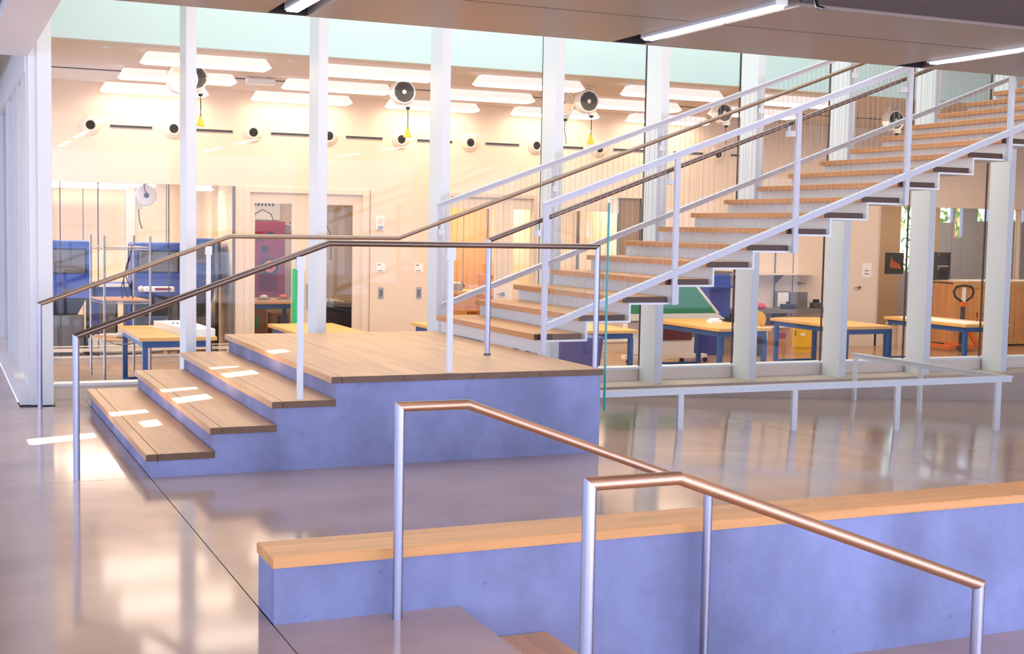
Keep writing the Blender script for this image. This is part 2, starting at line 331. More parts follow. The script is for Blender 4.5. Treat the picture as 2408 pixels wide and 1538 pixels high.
# ---------------------------------------------------------------- columns and glass wall
CX = [2.167, 3.429, 4.703, 5.978, 7.247, 8.486, 9.748, 11.006, 12.245, 13.51, 14.77, 16.03]
t = MB().box((.86, 12.50, 0), (.985, 12.88, 6.5), bev=.004).box((.79, 12.53, 0), (.86, 12.80, 3.7)).build('corner_column', 'white_steel')
tag(t, 'wide white corner column at the left end of the glass wall', 'column')
ordn = ['behind the lowest bleacher steps', 'behind the front edge of the wooden platform', 'standing where the far handrail turns up', 'seen behind the first post of the stair guard',
        'under the stairs nearest the glass guard panel', 'under the stairs right of the green board', 'under the stairs left of the low corner rail', 'behind the low corner rail', 'in front of the plywood crate at the right',
        'near the right edge behind the upper treads', 'at the right edge past the crate', 'beyond the right edge of the stairs']
for i, x in enumerate(CX):
    mb = MB().box((x, 12.50, 0), (x+.098, 12.835, 6.5), bev=.004)
    tag(mb.build('column', 'white_steel'), 'slim white steel column '+ordn[i], 'column', 'white columns along the glass wall')
gx = [.985]+[x+.05 for x in CX]+[24]
for i in range(len(gx)-1):
    a, b = gx[i], gx[i+1]
    wn = struct('window_%d' % (i+1), B((a+.008, YG, .15), (b-.008, YG+.012, 6.5)), 'glass', 'tall glass pane of the wall between two columns')
    MB().box((b-.006, YG-.004, .12), (b+.006, YG+.018, 6.5)).build('seal', 'seal', wn)

# ---------------------------------------------------------------- workshop shell
FY = 15.70
struct('wall_far_top', B((.9, FY, 3.72), (24, FY+.1, 6.5)), 'teal', 'pale teal wall above the workshop ceiling edge')
sc_ = struct('ceiling', B((.9, FY+.1, 3.72), (24, YB, 3.82)), 'ceiling_white', 'workshop ceiling')
MB().box((.95, 18.69, 3.708), (16, 18.72, 3.72)).build('track', 'dark_grey', sc_)
for x, y in ((1.88, 16.17), (4.09, 16.2), (8.9, 16.2), (2.6, 19.3), (7.5, 19.3)):
    MB().cyl((x, y, 3.70), .045, .02, n=14).build('sprinkler_cover', 'white_paint', sc_)
bw = sempty('wall_back', (9, YB, SF), 'cream back wall of the workshop')
T_ = .12
def bwbox(a, b, z0, z1, name='section'): return MB().box((a, YB, z0), (b, YB+T_, z1)).build(name, 'wall_white', bw)
bwbox(.9, 24, 2.25, 3.8, 'upper_wall')
bwbox(4.31, 4.46, SF, 2.25); bwbox(6.46, 7.84, SF, 2.25); bwbox(9.48, 9.84, SF, 2.25)
bwbox(11.58, 16.80, SF, 2.25)
for x in (6.50, 7.80, 13.9): MB().box((x, YB-.004, SF), (x+.008, YB, 2.25)).build('joint', 'mid_grey', bw)
bwbox(9.84, 11.58, SF, .2); MB().box((9.84, YB, 2.0), (10.86, YB+T_, 2.25)).build('section', 'wall_white', bw)
struct('wall_end_left', B((.92, 13.3, 3.0), (1.0, YB, 3.72)), 'wall_white', 'upper left end wall of the workshop')
# rooms behind
rb = sempty('wall_rear', (9, 23.6, SF), 'walls of the small rooms behind the workshop')
MB().box((.9, 23.6, SF), (16.88, 23.7, 2.7)).build('rear_wall', 'wall_white', rb)
for x in (.9, 4.36, 7.6, 9.7, 11.7, 16.8): MB().box((x, YB+T_, SF), (x+.08, 23.6, 2.7)).build('partition', 'wall_white', rb)
struct('ceiling', B((.9, YB+T_, 2.62), (16.85, 23.7, 2.7)), 'ceiling_white', 'ceiling of the small rooms behind the workshop')
for x in (2.35, 3.1, 3.75, 5.3, 6.1): MB().box((x, 23.592, SF), (x+.01, 23.6, 2.62)).build('panel_joint', 'marks', rb)
MB().box((3.05, 23.5, SF), (3.2, 23.6, 2.62)).build('pilaster', 'white_paint', rb)

# round duct outlets and slot grilles on the upper wall
for i in range(10):
    x = 2.155+1.2147*i; z = 3.09
    t = thing('duct_outlet', (x, YB, z), 'round white wall jet with dark throat, number %s from the left on the upper wall' % ['one', 'two', 'three', 'four', 'five', 'six', 'seven', 'eight', 'nine', 'ten'][i], 'vent', 'round outlets on the upper wall')
    MB().lathe((x, YB, z), [(.15, 0), (.15, -.012), (.135, -.02), (.115, -.024), (.095, -.05), (.072, -.055), (.068, -.04), (.066, -.01)], axis=1).build('flange', 'warm_white', t)
    MB().cyl((x, YB-.03, z), .066, .004, axis=1).build('throat', 'black', t)
    t = thing('slot_grille', (x+.59, YB, z), 'thin dark slot grille on the upper wall right of round outlet %s' % ['one', 'two', 'three', 'four', 'five', 'six', 'seven', 'eight', 'nine', 'ten'][i], 'vent', 'slot grilles on the upper wall')
    MB().box((x+.28, YB-.012, z-.022), (x+.90, YB, z-.015)).box((x+.28, YB-.012, z+.015), (x+.90, YB, z+.022)).box((x+.28, YB-.012, z-.015), (x+.288, YB, z+.015)).box((x+.892, YB-.012, z-.015), (x+.90, YB, z+.015)).build('frame', 'grey_metal', t)
    MB().box((x+.288, YB-.004, z-.015), (x+.892, YB-.001, z+.015)).build('opening', 'dark_grey', t)

# fluorescent wraparound lights
def fixture(x0, x1, y, zt=3.72, lab_='', name='ceiling_light', grp='fluorescent lights of the workshop', w_=.16):
    t = thing(name, ((x0+x1)/2, y, zt), lab_, 'light', grp); h = .115
    MB().box((x0+.06, y-w_*.5, zt-.02), (x1-.06, y+w_*.5, zt)).build('base', 'warm_white', t)
    # trapezoid side body
    def prism(zb, zt_, wb, wt, ib, it, name_, m_):
        v = [(x0+ib, y-wb, zb), (x1-ib, y-wb, zb), (x1-ib, y+wb, zb), (x0+ib, y+wb, zb), (x0+it, y-wt, zt_), (x1-it, y-wt, zt_), (x1-it, y+wt, zt_), (x0+it, y+wt, zt_)]
        MB().poly(v, [(0, 3, 2, 1), (4, 5, 6, 7), (0, 1, 5, 4), (1, 2, 6, 5), (2, 3, 7, 6), (3, 0, 4, 7)]).build(name_, m_, t)
    prism(zt-.13, zt-.021, w_*.98, w_*.62, 0.0, .06, 'body', 'lens_side')
    prism(zt-.158, zt-.1301, w_*.7, w_*.98, .04, .0, 'diffuser', 'lens')
    return t
rows = [(16.3, [2.30, 4.46, 6.62, 8.86, 11.05], 'nearest'), (18.2, [2.28, 4.50, 6.75, 9.3, 11.5], 'middle'), (20.15, [2.27, 4.50, 6.66, 8.86, 11.05], 'far')]
posn = ['leftmost', 'second from the left', 'third from the left', 'fourth from the left', 'fifth from the left']
for y, L_, rn in rows:
    for j, x in enumerate(L_): fixture(x, x+1.54, y, lab_='glowing fluorescent light in the %s row on the workshop ceiling, %s' % (rn, posn[j]))
fixture(1.3, 2.95, 22.4, 2.36, 'long glowing light low behind the left glass opening, nearest of three', 'ceiling_light', 'lights in the blasting room')
fixture(1.9, 3.22, 21.3, 2.37, 'shorter glowing light behind the left glass opening, right of the long one', 'ceiling_light', 'lights in the blasting room')
fixture(3.85, 4.25, 22.0, 2.36, 'small glowing light behind the glass at the right of the left opening', 'ceiling_light', 'lights in the blasting room')
for a in ((2.6, 21.9), (5.4, 22), (8.7, 22), (10.8, 22), (14, 22)): area('room_fill', (a[0], a[1], 2.55), (0, 0, 0), 1.4, .3, (50 if a[0] < 3 else 15 if a[0] < 7 else 30), (1, .78, .55))  # unseen fill added to brighten the rooms behind the workshop
area('workshop_lamp', (6.5, 18.2, 3.5), (0, 0, 0), 11, 3.5, 60, (1, .74, .49))
area('room_fill', (20.5, 22, 2.8), (0, 0, 0), 4, 1.5, 60, (1, .88, .75))  # fill added to lift the dark room at the right
area('workshop_lamp', (16, 17.5, 3.5), (0, 0, 0), 7, 3, 70, (1, .74, .49))
# smoke detector / exit box
t = thing('ceiling_box', (4.15, 18.4, 3.6), 'small white emergency unit on the workshop ceiling between the second and third lights', 'detector')
MB().box((4.02, 18.35, 3.62), (4.42, 18.5, 3.70), bev=.01).build('body', 'white_paint', t); MB().box((4.1, 18.38, 3.70), (4.3, 18.47, 3.72)).build('mount', 'warm_white', t)
# the small rooms get their lining: alcove glass front
ag = sempty('window_20', (3, YB, SF), 'glass partition of the blasting room with low kerb')
MB().box((1.0, YB-.02, SF), (4.31, YB+.12, -.385)).build('kerb', 'warm_white', ag)
MB().box((1.0, YB-.03, -.385), (4.31, YB+.13, -.36)).build('sill', 'white_paint', ag)
for a, b in ((1.0, 1.72), (1.73, 2.26), (2.27, 3.30), (3.31, 3.92), (3.93, 4.28)): MB().box((a, YB+.05, -.36), (b, YB+.06, 2.25)).build('pane', 'glass', ag)
for x in (1.72, 2.26, 3.30, 3.55): MB().box((x, YB+.04, -.36), (x+.012, YB+.07, 2.25)).build('seal', 'seal', ag)
MB().box((4.27, YB-.02, SF), (4.31, YB+.02, 2.25)).build('edge_post', 'mid_grey', ag)
MB().box((3.93, YB-.5, -.36), (3.945, YB-.02, 2.25)).box((3.95, YB-.02, -.36), (4.27, YB-.01, 2.25)).build('pane', 'dark_glass', ag)

# double door with glass lites
d1 = sempty('door_1', (5.46, YB, SF), 'white double door with tall glass lites into the printer room')
MB().box((4.46, YB-.02, SF), (4.54, YB+.12, 2.1699)).box((6.38, YB-.02, SF), (6.46, YB+.12, 2.1699)).box((4.46, YB-.02, 2.17), (6.46, YB+.12, 2.25)).build('frame', 'warm_white', d1)
for a, b, l0, l1 in ((4.54, 5.45, 4.63, 5.22), (5.45, 6.38, 5.66, 6.23)):
    MB().box((a, YB+.04, SF), (l0, YB+.08, 2.1695)).box((l1, YB+.04, SF), (b, YB+.08, 2.1695)).box((l0, YB+.04, 2.0), (l1, YB+.08, 2.1695)).box((l0, YB+.04, SF), (l1, YB+.08, SF+.2)).build('leaf', 'warm_white', d1)
    MB().box((l0, YB+.055, SF+.2), (l1, YB+.062, 2.0)).build('glass_lite', 'glass', d1)
MB().box((5.47, YB+.02, SF+.8), (5.49, YB+.04, SF+1.2)).build('pull', 'steel', d1)
# door with lever, second door lite
d2 = sempty('door_2', (8.66, YB, SF), 'white doors with large glass lites and a lever, behind the stair wires')
MB().box((7.84, YB-.02, 2.19), (9.48, YB+.12, 2.25)).box((7.84, YB-.02, SF), (7.9, YB+.12, 2.19)).box((9.42, YB-.02, SF), (9.48, YB+.12, 2.19)).build('frame', 'ceiling_white', d2)
MB().box((8.73, YB+.04, SF), (9.07, YB+.08, 2.0)).box((7.9, YB+.04, 2.0001), (9.42, YB+.08, 2.1899)).box((7.9, YB+.04, SF), (8.7299, YB+.08, .0)).box((7.9, YB+.04, 0), (7.94, YB+.08, 2.0)).box((9.07, YB+.04, SF), (9.42, YB+.08, -.001)).build('leaf', 'warm_white', d2)
MB().box((7.94, YB+.055, 0), (8.73, YB+.062, 2.0)).box((9.07, YB+.055, 0), (9.42, YB+.062, 2.0)).build('glass_lite', 'glass', d2)
MB().cyl((8.88, YB-.01, .555), .035, .05, axis=1, n=16).box((8.76, YB-.03, .545), (8.88, YB-.015, .565)).build('lever', 'chrome', d2)
# grey and glazed bay with papers
d3 = sempty('window_21', (10.7, YB, .2), 'glazed bay behind the stair wires with papers taped to it')
MB().box((9.84, YB+.05, .2), (11.58, YB+.06, 2.25)).build('pane', 'glass', d3)
for x in (9.84, 10.30, 11.10, 11.54): MB().box((x, YB+.02, .2), (x+.03, YB+.09, 2.25)).build('mullion', 'mid_grey', d3)
MB().box((11.13, YB+.07, .2), (11.54, YB+.1, 2.25)).build('door_panel', 'brown_door', d3)
for nm, x0, x1, z0, z1, lb in (('paper', 10.90, 11.09, 1.97, 2.24, 'large blank white sheet taped high on the glazed bay'), ('paper', 10.45, 10.52, 1.55, 1.85, 'narrow white sheet on the glazed bay left of the large sheet')):
    tag(B((x0, YB+.035, z0), (x1, YB+.045, z1)).build(nm, 'paper'), lb, 'paper', 'papers on the glazed bay')
# plates, signs, alarm on the white wall
for x, lb in ((6.70, 'left'), (7.36, 'right')):
    t = thing('door_pull_plate', (x, YB, .5), 'small steel pull plate, %s one of two on the tall white wall' % lb, 'handle', 'steel plates on the white wall')
    MB().box((x-.045, YB-.01, .49), (x+.045, YB, .68), bev=.003).build('plate', 'chrome', t); MB().box((x-.025, YB-.02, .52), (x+.025, YB-.0101, .64)).build('pull', 'mid_grey', t)
    t = thing('room_sign', (x-.01, YB, .95), 'small white room sign with tiny print, %s one above the steel plates' % lb, 'sign', 'room signs on the white wall')
    MB().box((x-.08, YB-.008, .93), (x+.07, YB, 1.07)).build('plate', 'paper', t)
    MB().box((x-.06, YB-.010, 1.035), (x-.01, YB-.008, 1.05)).box((x-.06, YB-.010, .945), (x+.02, YB-.008, .955)).build('print', 'mid_grey', t)
t = thing('alarm', (6.67, YB, 1.63), 'white fire alarm speaker strobe high on the white wall', 'alarm')
MB().box((6.60, YB-.03, 1.61), (6.74, YB, 1.84), bev=.01).build('housing', 'paper', t)
MB().cyl((6.67, YB-.04, 1.765), .05, .012, axis=1).build('speaker', 'warm_white', t); MB().box((6.63, YB-.05, 1.63), (6.71, YB-.03, 1.68)).build('strobe', 'chrome', t)

# ---------------------------------------------------------------- bleacher platform
X0, R_, G_ = 1.255, .1585, .416
YN, YFr = 8.73, 12.3
bl = thing('bleacher_platform', (3.0, 10.5, 0), 'concrete stepped platform with oak treads in front of the glass wall', 'platform')
mb = MB()
pr = [(1.29, 0)]
for k in range(4): pr += [(1.29+G_*k, .1585*(k+1)-.045), (1.29+G_*(k+1) if k < 3 else 4.60, .1585*(k+1)-.045)]
pr += [(4.60, 0)]
# concrete as stacked boxes, each step a chamfer free block
for k in range(4):
    mb.box((1.29+G_*k, YN+.005, (.1585*k-.045 if k else -.02)), (4.60, 12.34, .1585*(k+1)-.045))
base = mb.build('concrete_base', 'concrete', bl)
def tread_board(x0, x1, y0, y1, z, th, par, m_='oak', name='tread', seam=.075):
    if seam:
        MB().box((x0+seam+.003, y0, z-th), (x1, y1, z), bev=.002).build(name, m_, par)
        return MB().box((x0, y0, z-th), (x0+seam, y1, z), bev=.004).build('nosing', m_, par)
    return MB().box((x0, y0, z-th), (x1, y1, z), bev=.003).build(name, m_, par)
for k in range(3):
    x = X0+G_*k; z = R_*(k+1)
    tread_board(x, x+G_+.03, YN-.015, 12.33, z, .045, bl)
px_ = [2.50, 3.03, 3.56, 4.09, 4.615]
for i in range(4):
    tread_board(px_[i]+.0015, px_[i+1]-.0015, YN-.015, 12.36, 4*R_, .045, bl, name='platform_board', seam=.075 if i == 0 else 0)

# ---------------------------------------------------------------- upper stair
st = thing('staircase', (4.7, 11, .634), 'white steel staircase with oak treads rising to the right', 'stairs')
NX, NZ = 4.575, .803; SG, SR = .4155, .154; SY0, SY1 = 9.89, 12.22
for k in range(21):
    x = NX+SG*k; z = NZ+SR*k
    MB().box((x, SY0, z-.05), (x+.44, SY1, z), bev=.003).build('tread', 'oak_stair', st)
    zb = (z-SR-.068) if k else .636
    MB().box((x+.06, SY0-.005, zb), (x+.078, SY1+.01, z-.0505)).box((x+.078, SY0-.005, z-.068), (x+SG+.06, SY1+.01, z-.0505)).build('folded_plate', 'white_steel', st)
    if k % 3 == 0 and k:
        MB().box((x+.079, SY0+.02, zb), (x+.15, SY1, z-.0685)).build('cross_plate', 'white_paint', st)

# guards
GY = 9.84
def railsec(h=.05): return [(-.011, -h), (.011, -h), (.011, -.012), (.03, -.012), (.03, 0), (-.03, 0), (-.03, -.012), (-.011, -.012)]
def tee(mb, p, q, h=.052):
    mb.beam(p, q, [(-.03, -.012), (.03, -.012), (.03, 0), (-.03, 0)]); mb.beam(p, q, [(-.012, -h), (.012, -h), (.012, -.0121), (-.012, -.0121)])
sl_ = SR/SG
def guard(y, x0, ztop, label, base0):
    g = thing('stair_guard', (x0, y, base0), label, 'railing', 'stair guards with vertical wires')
    X1 = x0+SG*19.5
    T = lambda x: ztop+sl_*(x-x0); Bz = lambda x: T(x)-1.035
    mb = MB(); tee(mb, (x0-.03, y, T(x0-.03)), (X1, y, T(X1)), .058); mb.build('top_rail', 'rail_white', g)
    mb = MB(); tee(mb, (x0+.02, y, Bz(x0+.02)+.02), (X1, y, Bz(X1)+.02), .062); mb.build('bottom_rail', 'rail_white', g)
    for k in range(7):
        x = x0+SG*3*k
        zb = base0 if k == 0 else NZ+SR*(3*k-1)-.068
        MB().box((x-.024, y-.008, zb), (x+.024, y+.008, T(x-.024)-.013)).box((x-.007, y+.008, zb), (x+.007, y+.05 if y < 11 else y+.02, T(x-.02)-.06)).build('post', 'rail_white', g)
    n = int((X1-x0)/.0624); me = None
    for i in range(1, n):
        x = x0+.0624*i
        if i % 20 == 0: continue
        zt, zb = T(x)-.06, Bz(x)+.02
        if me is None:
            h = zt-zb; a = .0012
            c = MB().poly([(-a, -a, 0), (a, -a, 0), (a, a, 0), (-a, a, 0), (-a, -a, h), (a, -a, h), (a, a, h), (-a, a, h)],
                         [(0, 3, 2, 1), (4, 5, 6, 7), (0, 1, 5, 4), (1, 2, 6, 5), (2, 3, 7, 6), (3, 0, 4, 7)])
            me = bpy.data.meshes.new('cable'); me.from_pydata(c.v, [], c.f); me.materials.append(MATS['wire'])
        o = bpy.data.objects.new('cable', me); COL.objects.link(o); o.parent = g; o.location = Vector((x, y, zb))-WORLD[g.name]
    return g
gn = guard(GY, 4.64, 1.905, 'near white stair guard with vertical wires, beside the glass panel', .634)
gf = guard(12.30, 4.63, 1.925, 'far white stair guard with vertical wires, against the white columns', .75)

# handrails
def bracket(mb, x, y, ztop, dy=0):
    mb.box((x-.028, y-.012, ztop-.09), (x+.028, y+.012, ztop-.02))
RR = .0215
# near lower handrail
h1 = thing('handrail', (.83, 8.80, 0), 'dark bronze handrail along the near side of the bleacher steps and platform', 'handrail')
hy = 8.80; zt1 = 1.575-RR
P_ = [(.83, hy, 0), (.83, hy, .957-RR), (2.50, hy, zt1), (4.585, hy, zt1), (4.585, hy, .634)]
MB().tube(P_, RR, 20, segs=(1, 3)).build('rail', 'dark_bronze', h1)
MB().tube(P_, RR, 20, segs=(0, 1)).build('end_post', 'steel', h1)
MB().tube(P_, RR, 20, segs=(3, 4)).build('end_post', 'steel', h1)
for x, zb in ((2.30, 3*R_), (3.40, 4*R_)):
    zt = .957-RR+(x-.83)*(zt1-.957+RR)/1.67 if x < 2.5 else zt1
    m_ = MB().box((x-.02, hy-.012, zb), (x+.02, hy+.012, zt-.11)).box((x-.032, hy-.018, zt-.11), (x+.032, hy+.018, zt-.02)).build('post', 'white_steel', h1)
# far handrail, continuous to the upper stair
h2 = thing('handrail', (.85, 12.28, 0), 'long bronze handrail along the glass side, bending up the stairs', 'handrail')
hy = 12.25; xe = 12.2
MB().tube([(.85, hy, 0), (.85, hy, .955-RR), (2.53, hy, 1.578-RR), (4.18, hy, 1.585-RR), (xe, hy, 1.585-RR+.373*(xe-4.18))], RR, 20, segs=(1, 4)).build('rail', 'mid_bronze', h2)
MB().tube([(.85, hy, 0), (.85, hy, .955-RR), (2.53, hy, 1.578-RR)], RR, 20, segs=(0, 1)).build('end_post', 'steel', h2)
for x, zb in ((2.33, 3*R_), (4.0, 4*R_)):
    zt = .955-RR+(x-.85)*.371 if x < 2.5 else 1.583-RR
    if x < 3: MB().box((x-.02, hy-.012, zb), (x+.02, hy+.012, zt-.10)).box((x-.03, hy-.016, zt-.10), (x+.03, hy+.016, zt-.02)).build('post', 'white_steel', h2)
for k in range(7):
    x = 4.63+SG*3*k; z = 1.585-RR+.373*(x-4.18)
    MB().box((x-.03, hy-.012, z-.13), (x+.03, hy+.012, z-.075)).box((x-.012, hy-.012, z-.076), (x+.012, hy+.012, z-.018)).build('bracket', 'white_steel', h2)
# near stair handrail
h3 = thing('handrail', (4.17, 9.80, .634), 'bronze handrail inside the near stair guard with a steel post on the platform', 'handrail')
hy = 9.86-.09; hy = 9.93
P_ = [(4.17, hy, .634), (4.17, hy, 1.60-RR), (xe, hy, 1.60-RR+.3735*(xe-4.17))]
MB().tube(P_, RR, 20, segs=(1, 2)).build('rail', 'dark_bronze', h3)
MB().tube(P_, RR, 20, segs=(0, 1)).build('end_post', 'steel', h3)
MB().cyl((4.17, hy, .634), .03, .012, n=16).build('base_ring', 'dark_grey', h3)
for k in range(7):
    x = 4.60+SG*3*k; z = 1.60-RR+.3735*(x-4.17)
    MB().box((x-.03, 9.852, z-.12), (x+.03, hy+.012, z-.07)).box((x-.01, hy-.01, z-.071), (x+.01, hy+.01, z-.018)).build('bracket', 'white_steel', h3)

# glass guard panel
gp = thing('glass_panel', (4.625, 9.1, .32), 'upright clear glass guard panel with green edge at the end of the platform', 'panel')
MB().box((4.618, 8.716, .32), (4.630, 9.62, 1.885)).build('pane', 'glass', gp)
MB().box((4.617, 8.705, .32), (4.631, 8.7155, 1.885)).build('edge', 'glass_edge', gp)
for z in (.42, .55): MB().cyl((4.6, 9.2, z), .025, .018, axis=0, n=14).build('standoff', 'steel', gp)

# low corner rail
lr = thing('corner_rail', (9.74, 9.84, -.23), 'low white steel rail turning a corner on the ramp floor under the stairs', 'railing')
ZL = .312
mb = MB(); tee(mb, (4.64, GY+.02, ZL), (9.80, GY+.02, ZL), .06); tee(mb, (9.77, GY+.051, ZL), (9.77, 12.26, ZL), .06); mb.build('top_rail', 'white_steel', lr)
for x in (5.99, 7.20, 8.385, 9.63):
    MB().box((x-.028, GY+.005, ramp(x-.028)-.002), (x+.028, GY+.035, ZL-.0605)).build('post', 'white_steel', lr)
for y in (9.99, 11.13, 12.23):
    MB().box((9.755, y-.025, ramp(9.77)-.002), (9.785, y+.025, ZL-.0605)).build('post', 'white_steel', lr)

# ---------------------------------------------------------------- front bench wall and lower steps
bn = thing('bench_wall', (3, 5.47, 0), 'low concrete parapet wall with oak cap in the foreground', 'bench')
MB().box((1.288, 5.325, -.01), (2.115, 5.615, .242)).box((2.115, 5.325, SF), (13.5, 5.615, .242)).build('wall', 'concrete', bn)
for a, b in ((1.28, 4.4), (4.4, 7.5), (7.5, 10.6), (10.6, 13.5)):
    MB().box((a, 5.314, .243), (b, 5.62, .288), bev=.004).build('cap_board', 'oak_bench', bn)
ls = thing('lower_steps', (2.5, 4, SF), 'oak and concrete steps going down beside the foreground wall', 'steps')
MB().box((2.116, .5, SF), (2.534, 5.32, -.205)).box((2.534, .5, SF), (2.95, 5.32, -.36)).build('concrete_base', 'concrete', ls)
MB().box((2.118, .5, -.2049), (2.55, 5.32, -.16), bev=.003).build('tread', 'oak', ls)
MB().box((2.53, .5, -.3599), (2.97, 5.32, -.315), bev=.003).build('tread', 'oak', ls)
def front_rail(y, label):
    t = thing('handrail', (1.8, y, 0), label, 'handrail')
    z = .938-RR; P_ = [(1.80, y, 0), (1.80, y, z), (2.11, y, z), (3.345, y, z-.366*1.235), (3.345, y, SF)]
    MB().tube(P_, RR, 24, segs=(1, 3)).build('rail', 'bronze', t)
    MB().tube(P_, RR, 24, segs=(0, 1)).build('end_post', 'steel', t)
    MB().tube(P_, RR, 24, segs=(3, 4)).build('end_post', 'steel', t)
    return t
front_rail(5.23, 'short steel handrail standing against the foreground wall, the farther of the two')
front_rail(3.47, 'nearest steel handrail in the foreground, descending to the lower right')

# ---------------------------------------------------------------- workshop furniture
def workbench(x0, y0, label, w_=.92, d=1.95):
    t = thing('workbench', (x0+w_/2, y0+d/2, SF), label, 'table', 'butcher block workbenches'); z = .30
    MB().box((x0, y0, z-.045), (x0+w_, y0+d, z), bev=.004).build('top', 'maple', t)
    MB().box((x0+.06, y0+.05, z-.125), (x0+w_-.06, y0+.08, z-.046)).box((x0+.06, y0+d-.08, z-.125), (x0+w_-.06, y0+d-.05, z-.046)).box((x0+.05, y0+.08, z-.125), (x0+.08, y0+d-.08, z-.046)).box((x0+w_-.08, y0+.08, z-.125), (x0+w_-.05, y0+d-.08, z-.046)).build('apron', 'blue_paint', t)
    for a in (x0+.05, x0+w_-.11):
        for b_ in (y0+.05, y0+d-.11): MB().box((a, b_, SF), (a+.06, b_+.06, z-.1251)).build('leg', 'blue_paint', t)
    MB().box((x0+.11, y0+.06, SF+.03), (x0+w_-.11, y0+.1, SF+.09)).box((x0+.11, y0+d-.1, SF+.03), (x0+w_-.11, y0+d-.06, SF+.09)).box((x0+.06, y0+.11, SF+.03), (x0+.1, y0+d-.11, SF+.09)).build('stretcher', 'blue_paint', t)
    return t
tb = workbench(2.22, 15.95, 'butcher block workbench with blue legs at the left, carrying white boards')
for x, lb in ((4.22, 'butcher block workbench just behind the wooden platform, left of the tall white wall'), (6.31, 'butcher block workbench showing one corner beside the third column'), (8.06, 'butcher block workbench seen between glass panel edge and first column under the stairs'),
              (10.29, 'butcher block workbench under the stairs with a small white item on top'), (12.53, 'butcher block workbench in front of the yellow cabinet'), (14.85, 'butcher block workbench in front of the pallet jack and crate')):
    dup(tb, (x-2.22, 0, 0), lb)
# white boards on first bench
for i in range(3):
    MB_ = MB().poly([(2.62, 17.5, .3005+.03*i), (3.05, 17.55, .3005+.03*i), (3.13, 16.02, .3005+.03*i), (2.80, 15.98, .3005+.03*i), (2.62, 17.5, .329+.03*i), (3.05, 17.55, .329+.03*i), (3.13, 16.02, .329+.03*i), (2.80, 15.98, .329+.03*i)],
        [(0, 1, 2, 3), (4, 7, 6, 5), (0, 4, 5, 1), (1, 5, 6, 2), (2, 6, 7, 3), (3, 7, 4, 0)])
    tag(MB_.build('board', 'paper'), 'white foam board on the left workbench, %s of the stack' % ['bottom', 'middle', 'top'][i], 'board', 'white boards on the workbench')
t = thing('screws', (2.8, 16.9, .39), 'few small black fixings lying on the white boards', 'fixings')
for q in ((2.78, 16.95), (2.83, 16.92), (2.88, 16.9)): MB().cyl((q[0], q[1], .3895), .012, .012, n=8).build('fixing', 'black', t)
t = thing('white_gadget', (10.9, 17.0, .3), 'small white lumpy item on the workbench under the stairs', 'box')
MB().box((10.80, 16.95, .3), (11.0, 17.1, .345), bev=.01).build('body', 'paper', t); MB().box((10.83, 16.98, .345), (10.97, 17.07, .37), bev=.008).build('lid', 'paper', t)
tag(MB().poly([(15.0, 16.1, .3005), (15.5, 16.2, .3005), (15.5, 17.6, .3005), (14.95, 17.6, .3005), (15.0, 16.1, .304), (15.5, 16.2, .304), (15.5, 17.6, .304), (14.95, 17.6, .304)],
    [(0, 1, 2, 3), (4, 7, 6, 5), (0, 4, 5, 1), (1, 5, 6, 2), (2, 6, 7, 3), (3, 7, 4, 0)]).build('paper_sheet', 'paper'), 'large white paper sheet on the rightmost workbench', 'paper')

# wire shelving
ws = thing('wire_shelf', (2.4, 18.6, SF), 'open chrome wire shelving rack behind the left glass', 'shelf')
for x, y in ((2.0, 19.05), (2.085, 18.2), (2.58, 19.05), (2.68, 18.2)): MB().cyl((x, y, SF), .016, 1.95, n=12).build('post', 'chrome', ws)
for z, solid in ((1.33, 0), (.605, 1), (.065, 1)):
    mb = MB(); c_ = [(2.0, 19.05), (2.085, 18.2), (2.68, 18.2), (2.58, 19.05)]
    for dz in (0, -.035):
        for i in range(4): mb.tube([(*c_[i], z+dz), (*c_[(i+1) % 4], z+dz)], .005, 6)
    for i in range(18):
        u_ = i/17; mb.tube([(2.085+.595*u_, 18.2, z), (2.0+.58*u_, 19.05, z)], .003, 4)
    for i in range(12):
        u_ = i/12; mb.tube([(2.085+.595*u_, 18.2, z-.035), (2.085+.595*(u_+.04), 18.2, z), (2.085+.595*(u_+.08), 18.2, z-.035)], .003, 4)
    wt = mb.build('wire_tray', 'chrome', ws)
    if solid: MB().poly([(*c_[0], z+.006), (*c_[1], z+.006), (*c_[2], z+.006), (*c_[3], z+.006), (*c_[0], z+.014), (*c_[1], z+.014), (*c_[2], z+.014), (*c_[3], z+.014)],
        [(0, 1, 2, 3), (4, 7, 6, 5), (0, 4, 5, 1), (1, 5, 6, 2), (2, 6, 7, 3), (3, 7, 4, 0)]).build('shelf_liner', 'cardboard', wt)
for j in range(3):
    pts = [(2.46+.03*j, 18.65, 1.35)]+[(2.40+.03*j+.05*math.sin(i*1.1+j), 18.6, 1.33-.14*i) for i in range(1, 8)]
    tag(MB().tube(pts, .007, 6).build('cable', 'rubber'), 'black cable hanging from the top tray of the wire rack, %s of three' % ['left', 'middle', 'right'][j], 'cable', 'cables hanging from the wire rack')
t = thing('clutter_pile', (2.35, 18.6, .08), 'beige bag and loose cords on the lowest wire tray', 'bag')
MB().sphere((2.35, 18.55, .12), .09, .5).sphere((2.5, 18.65, .11), .08, .45).build('bag', 'bag', t)
MB().tube([(2.1, 18.3, .09), (2.2, 18.2, .03), (2.35, 18.25, 0), (2.5, 18.2, .05), (2.6, 18.25, 0), (2.64, 18.2, -.15)], .006, 6).build('cord', 'rubber', t)

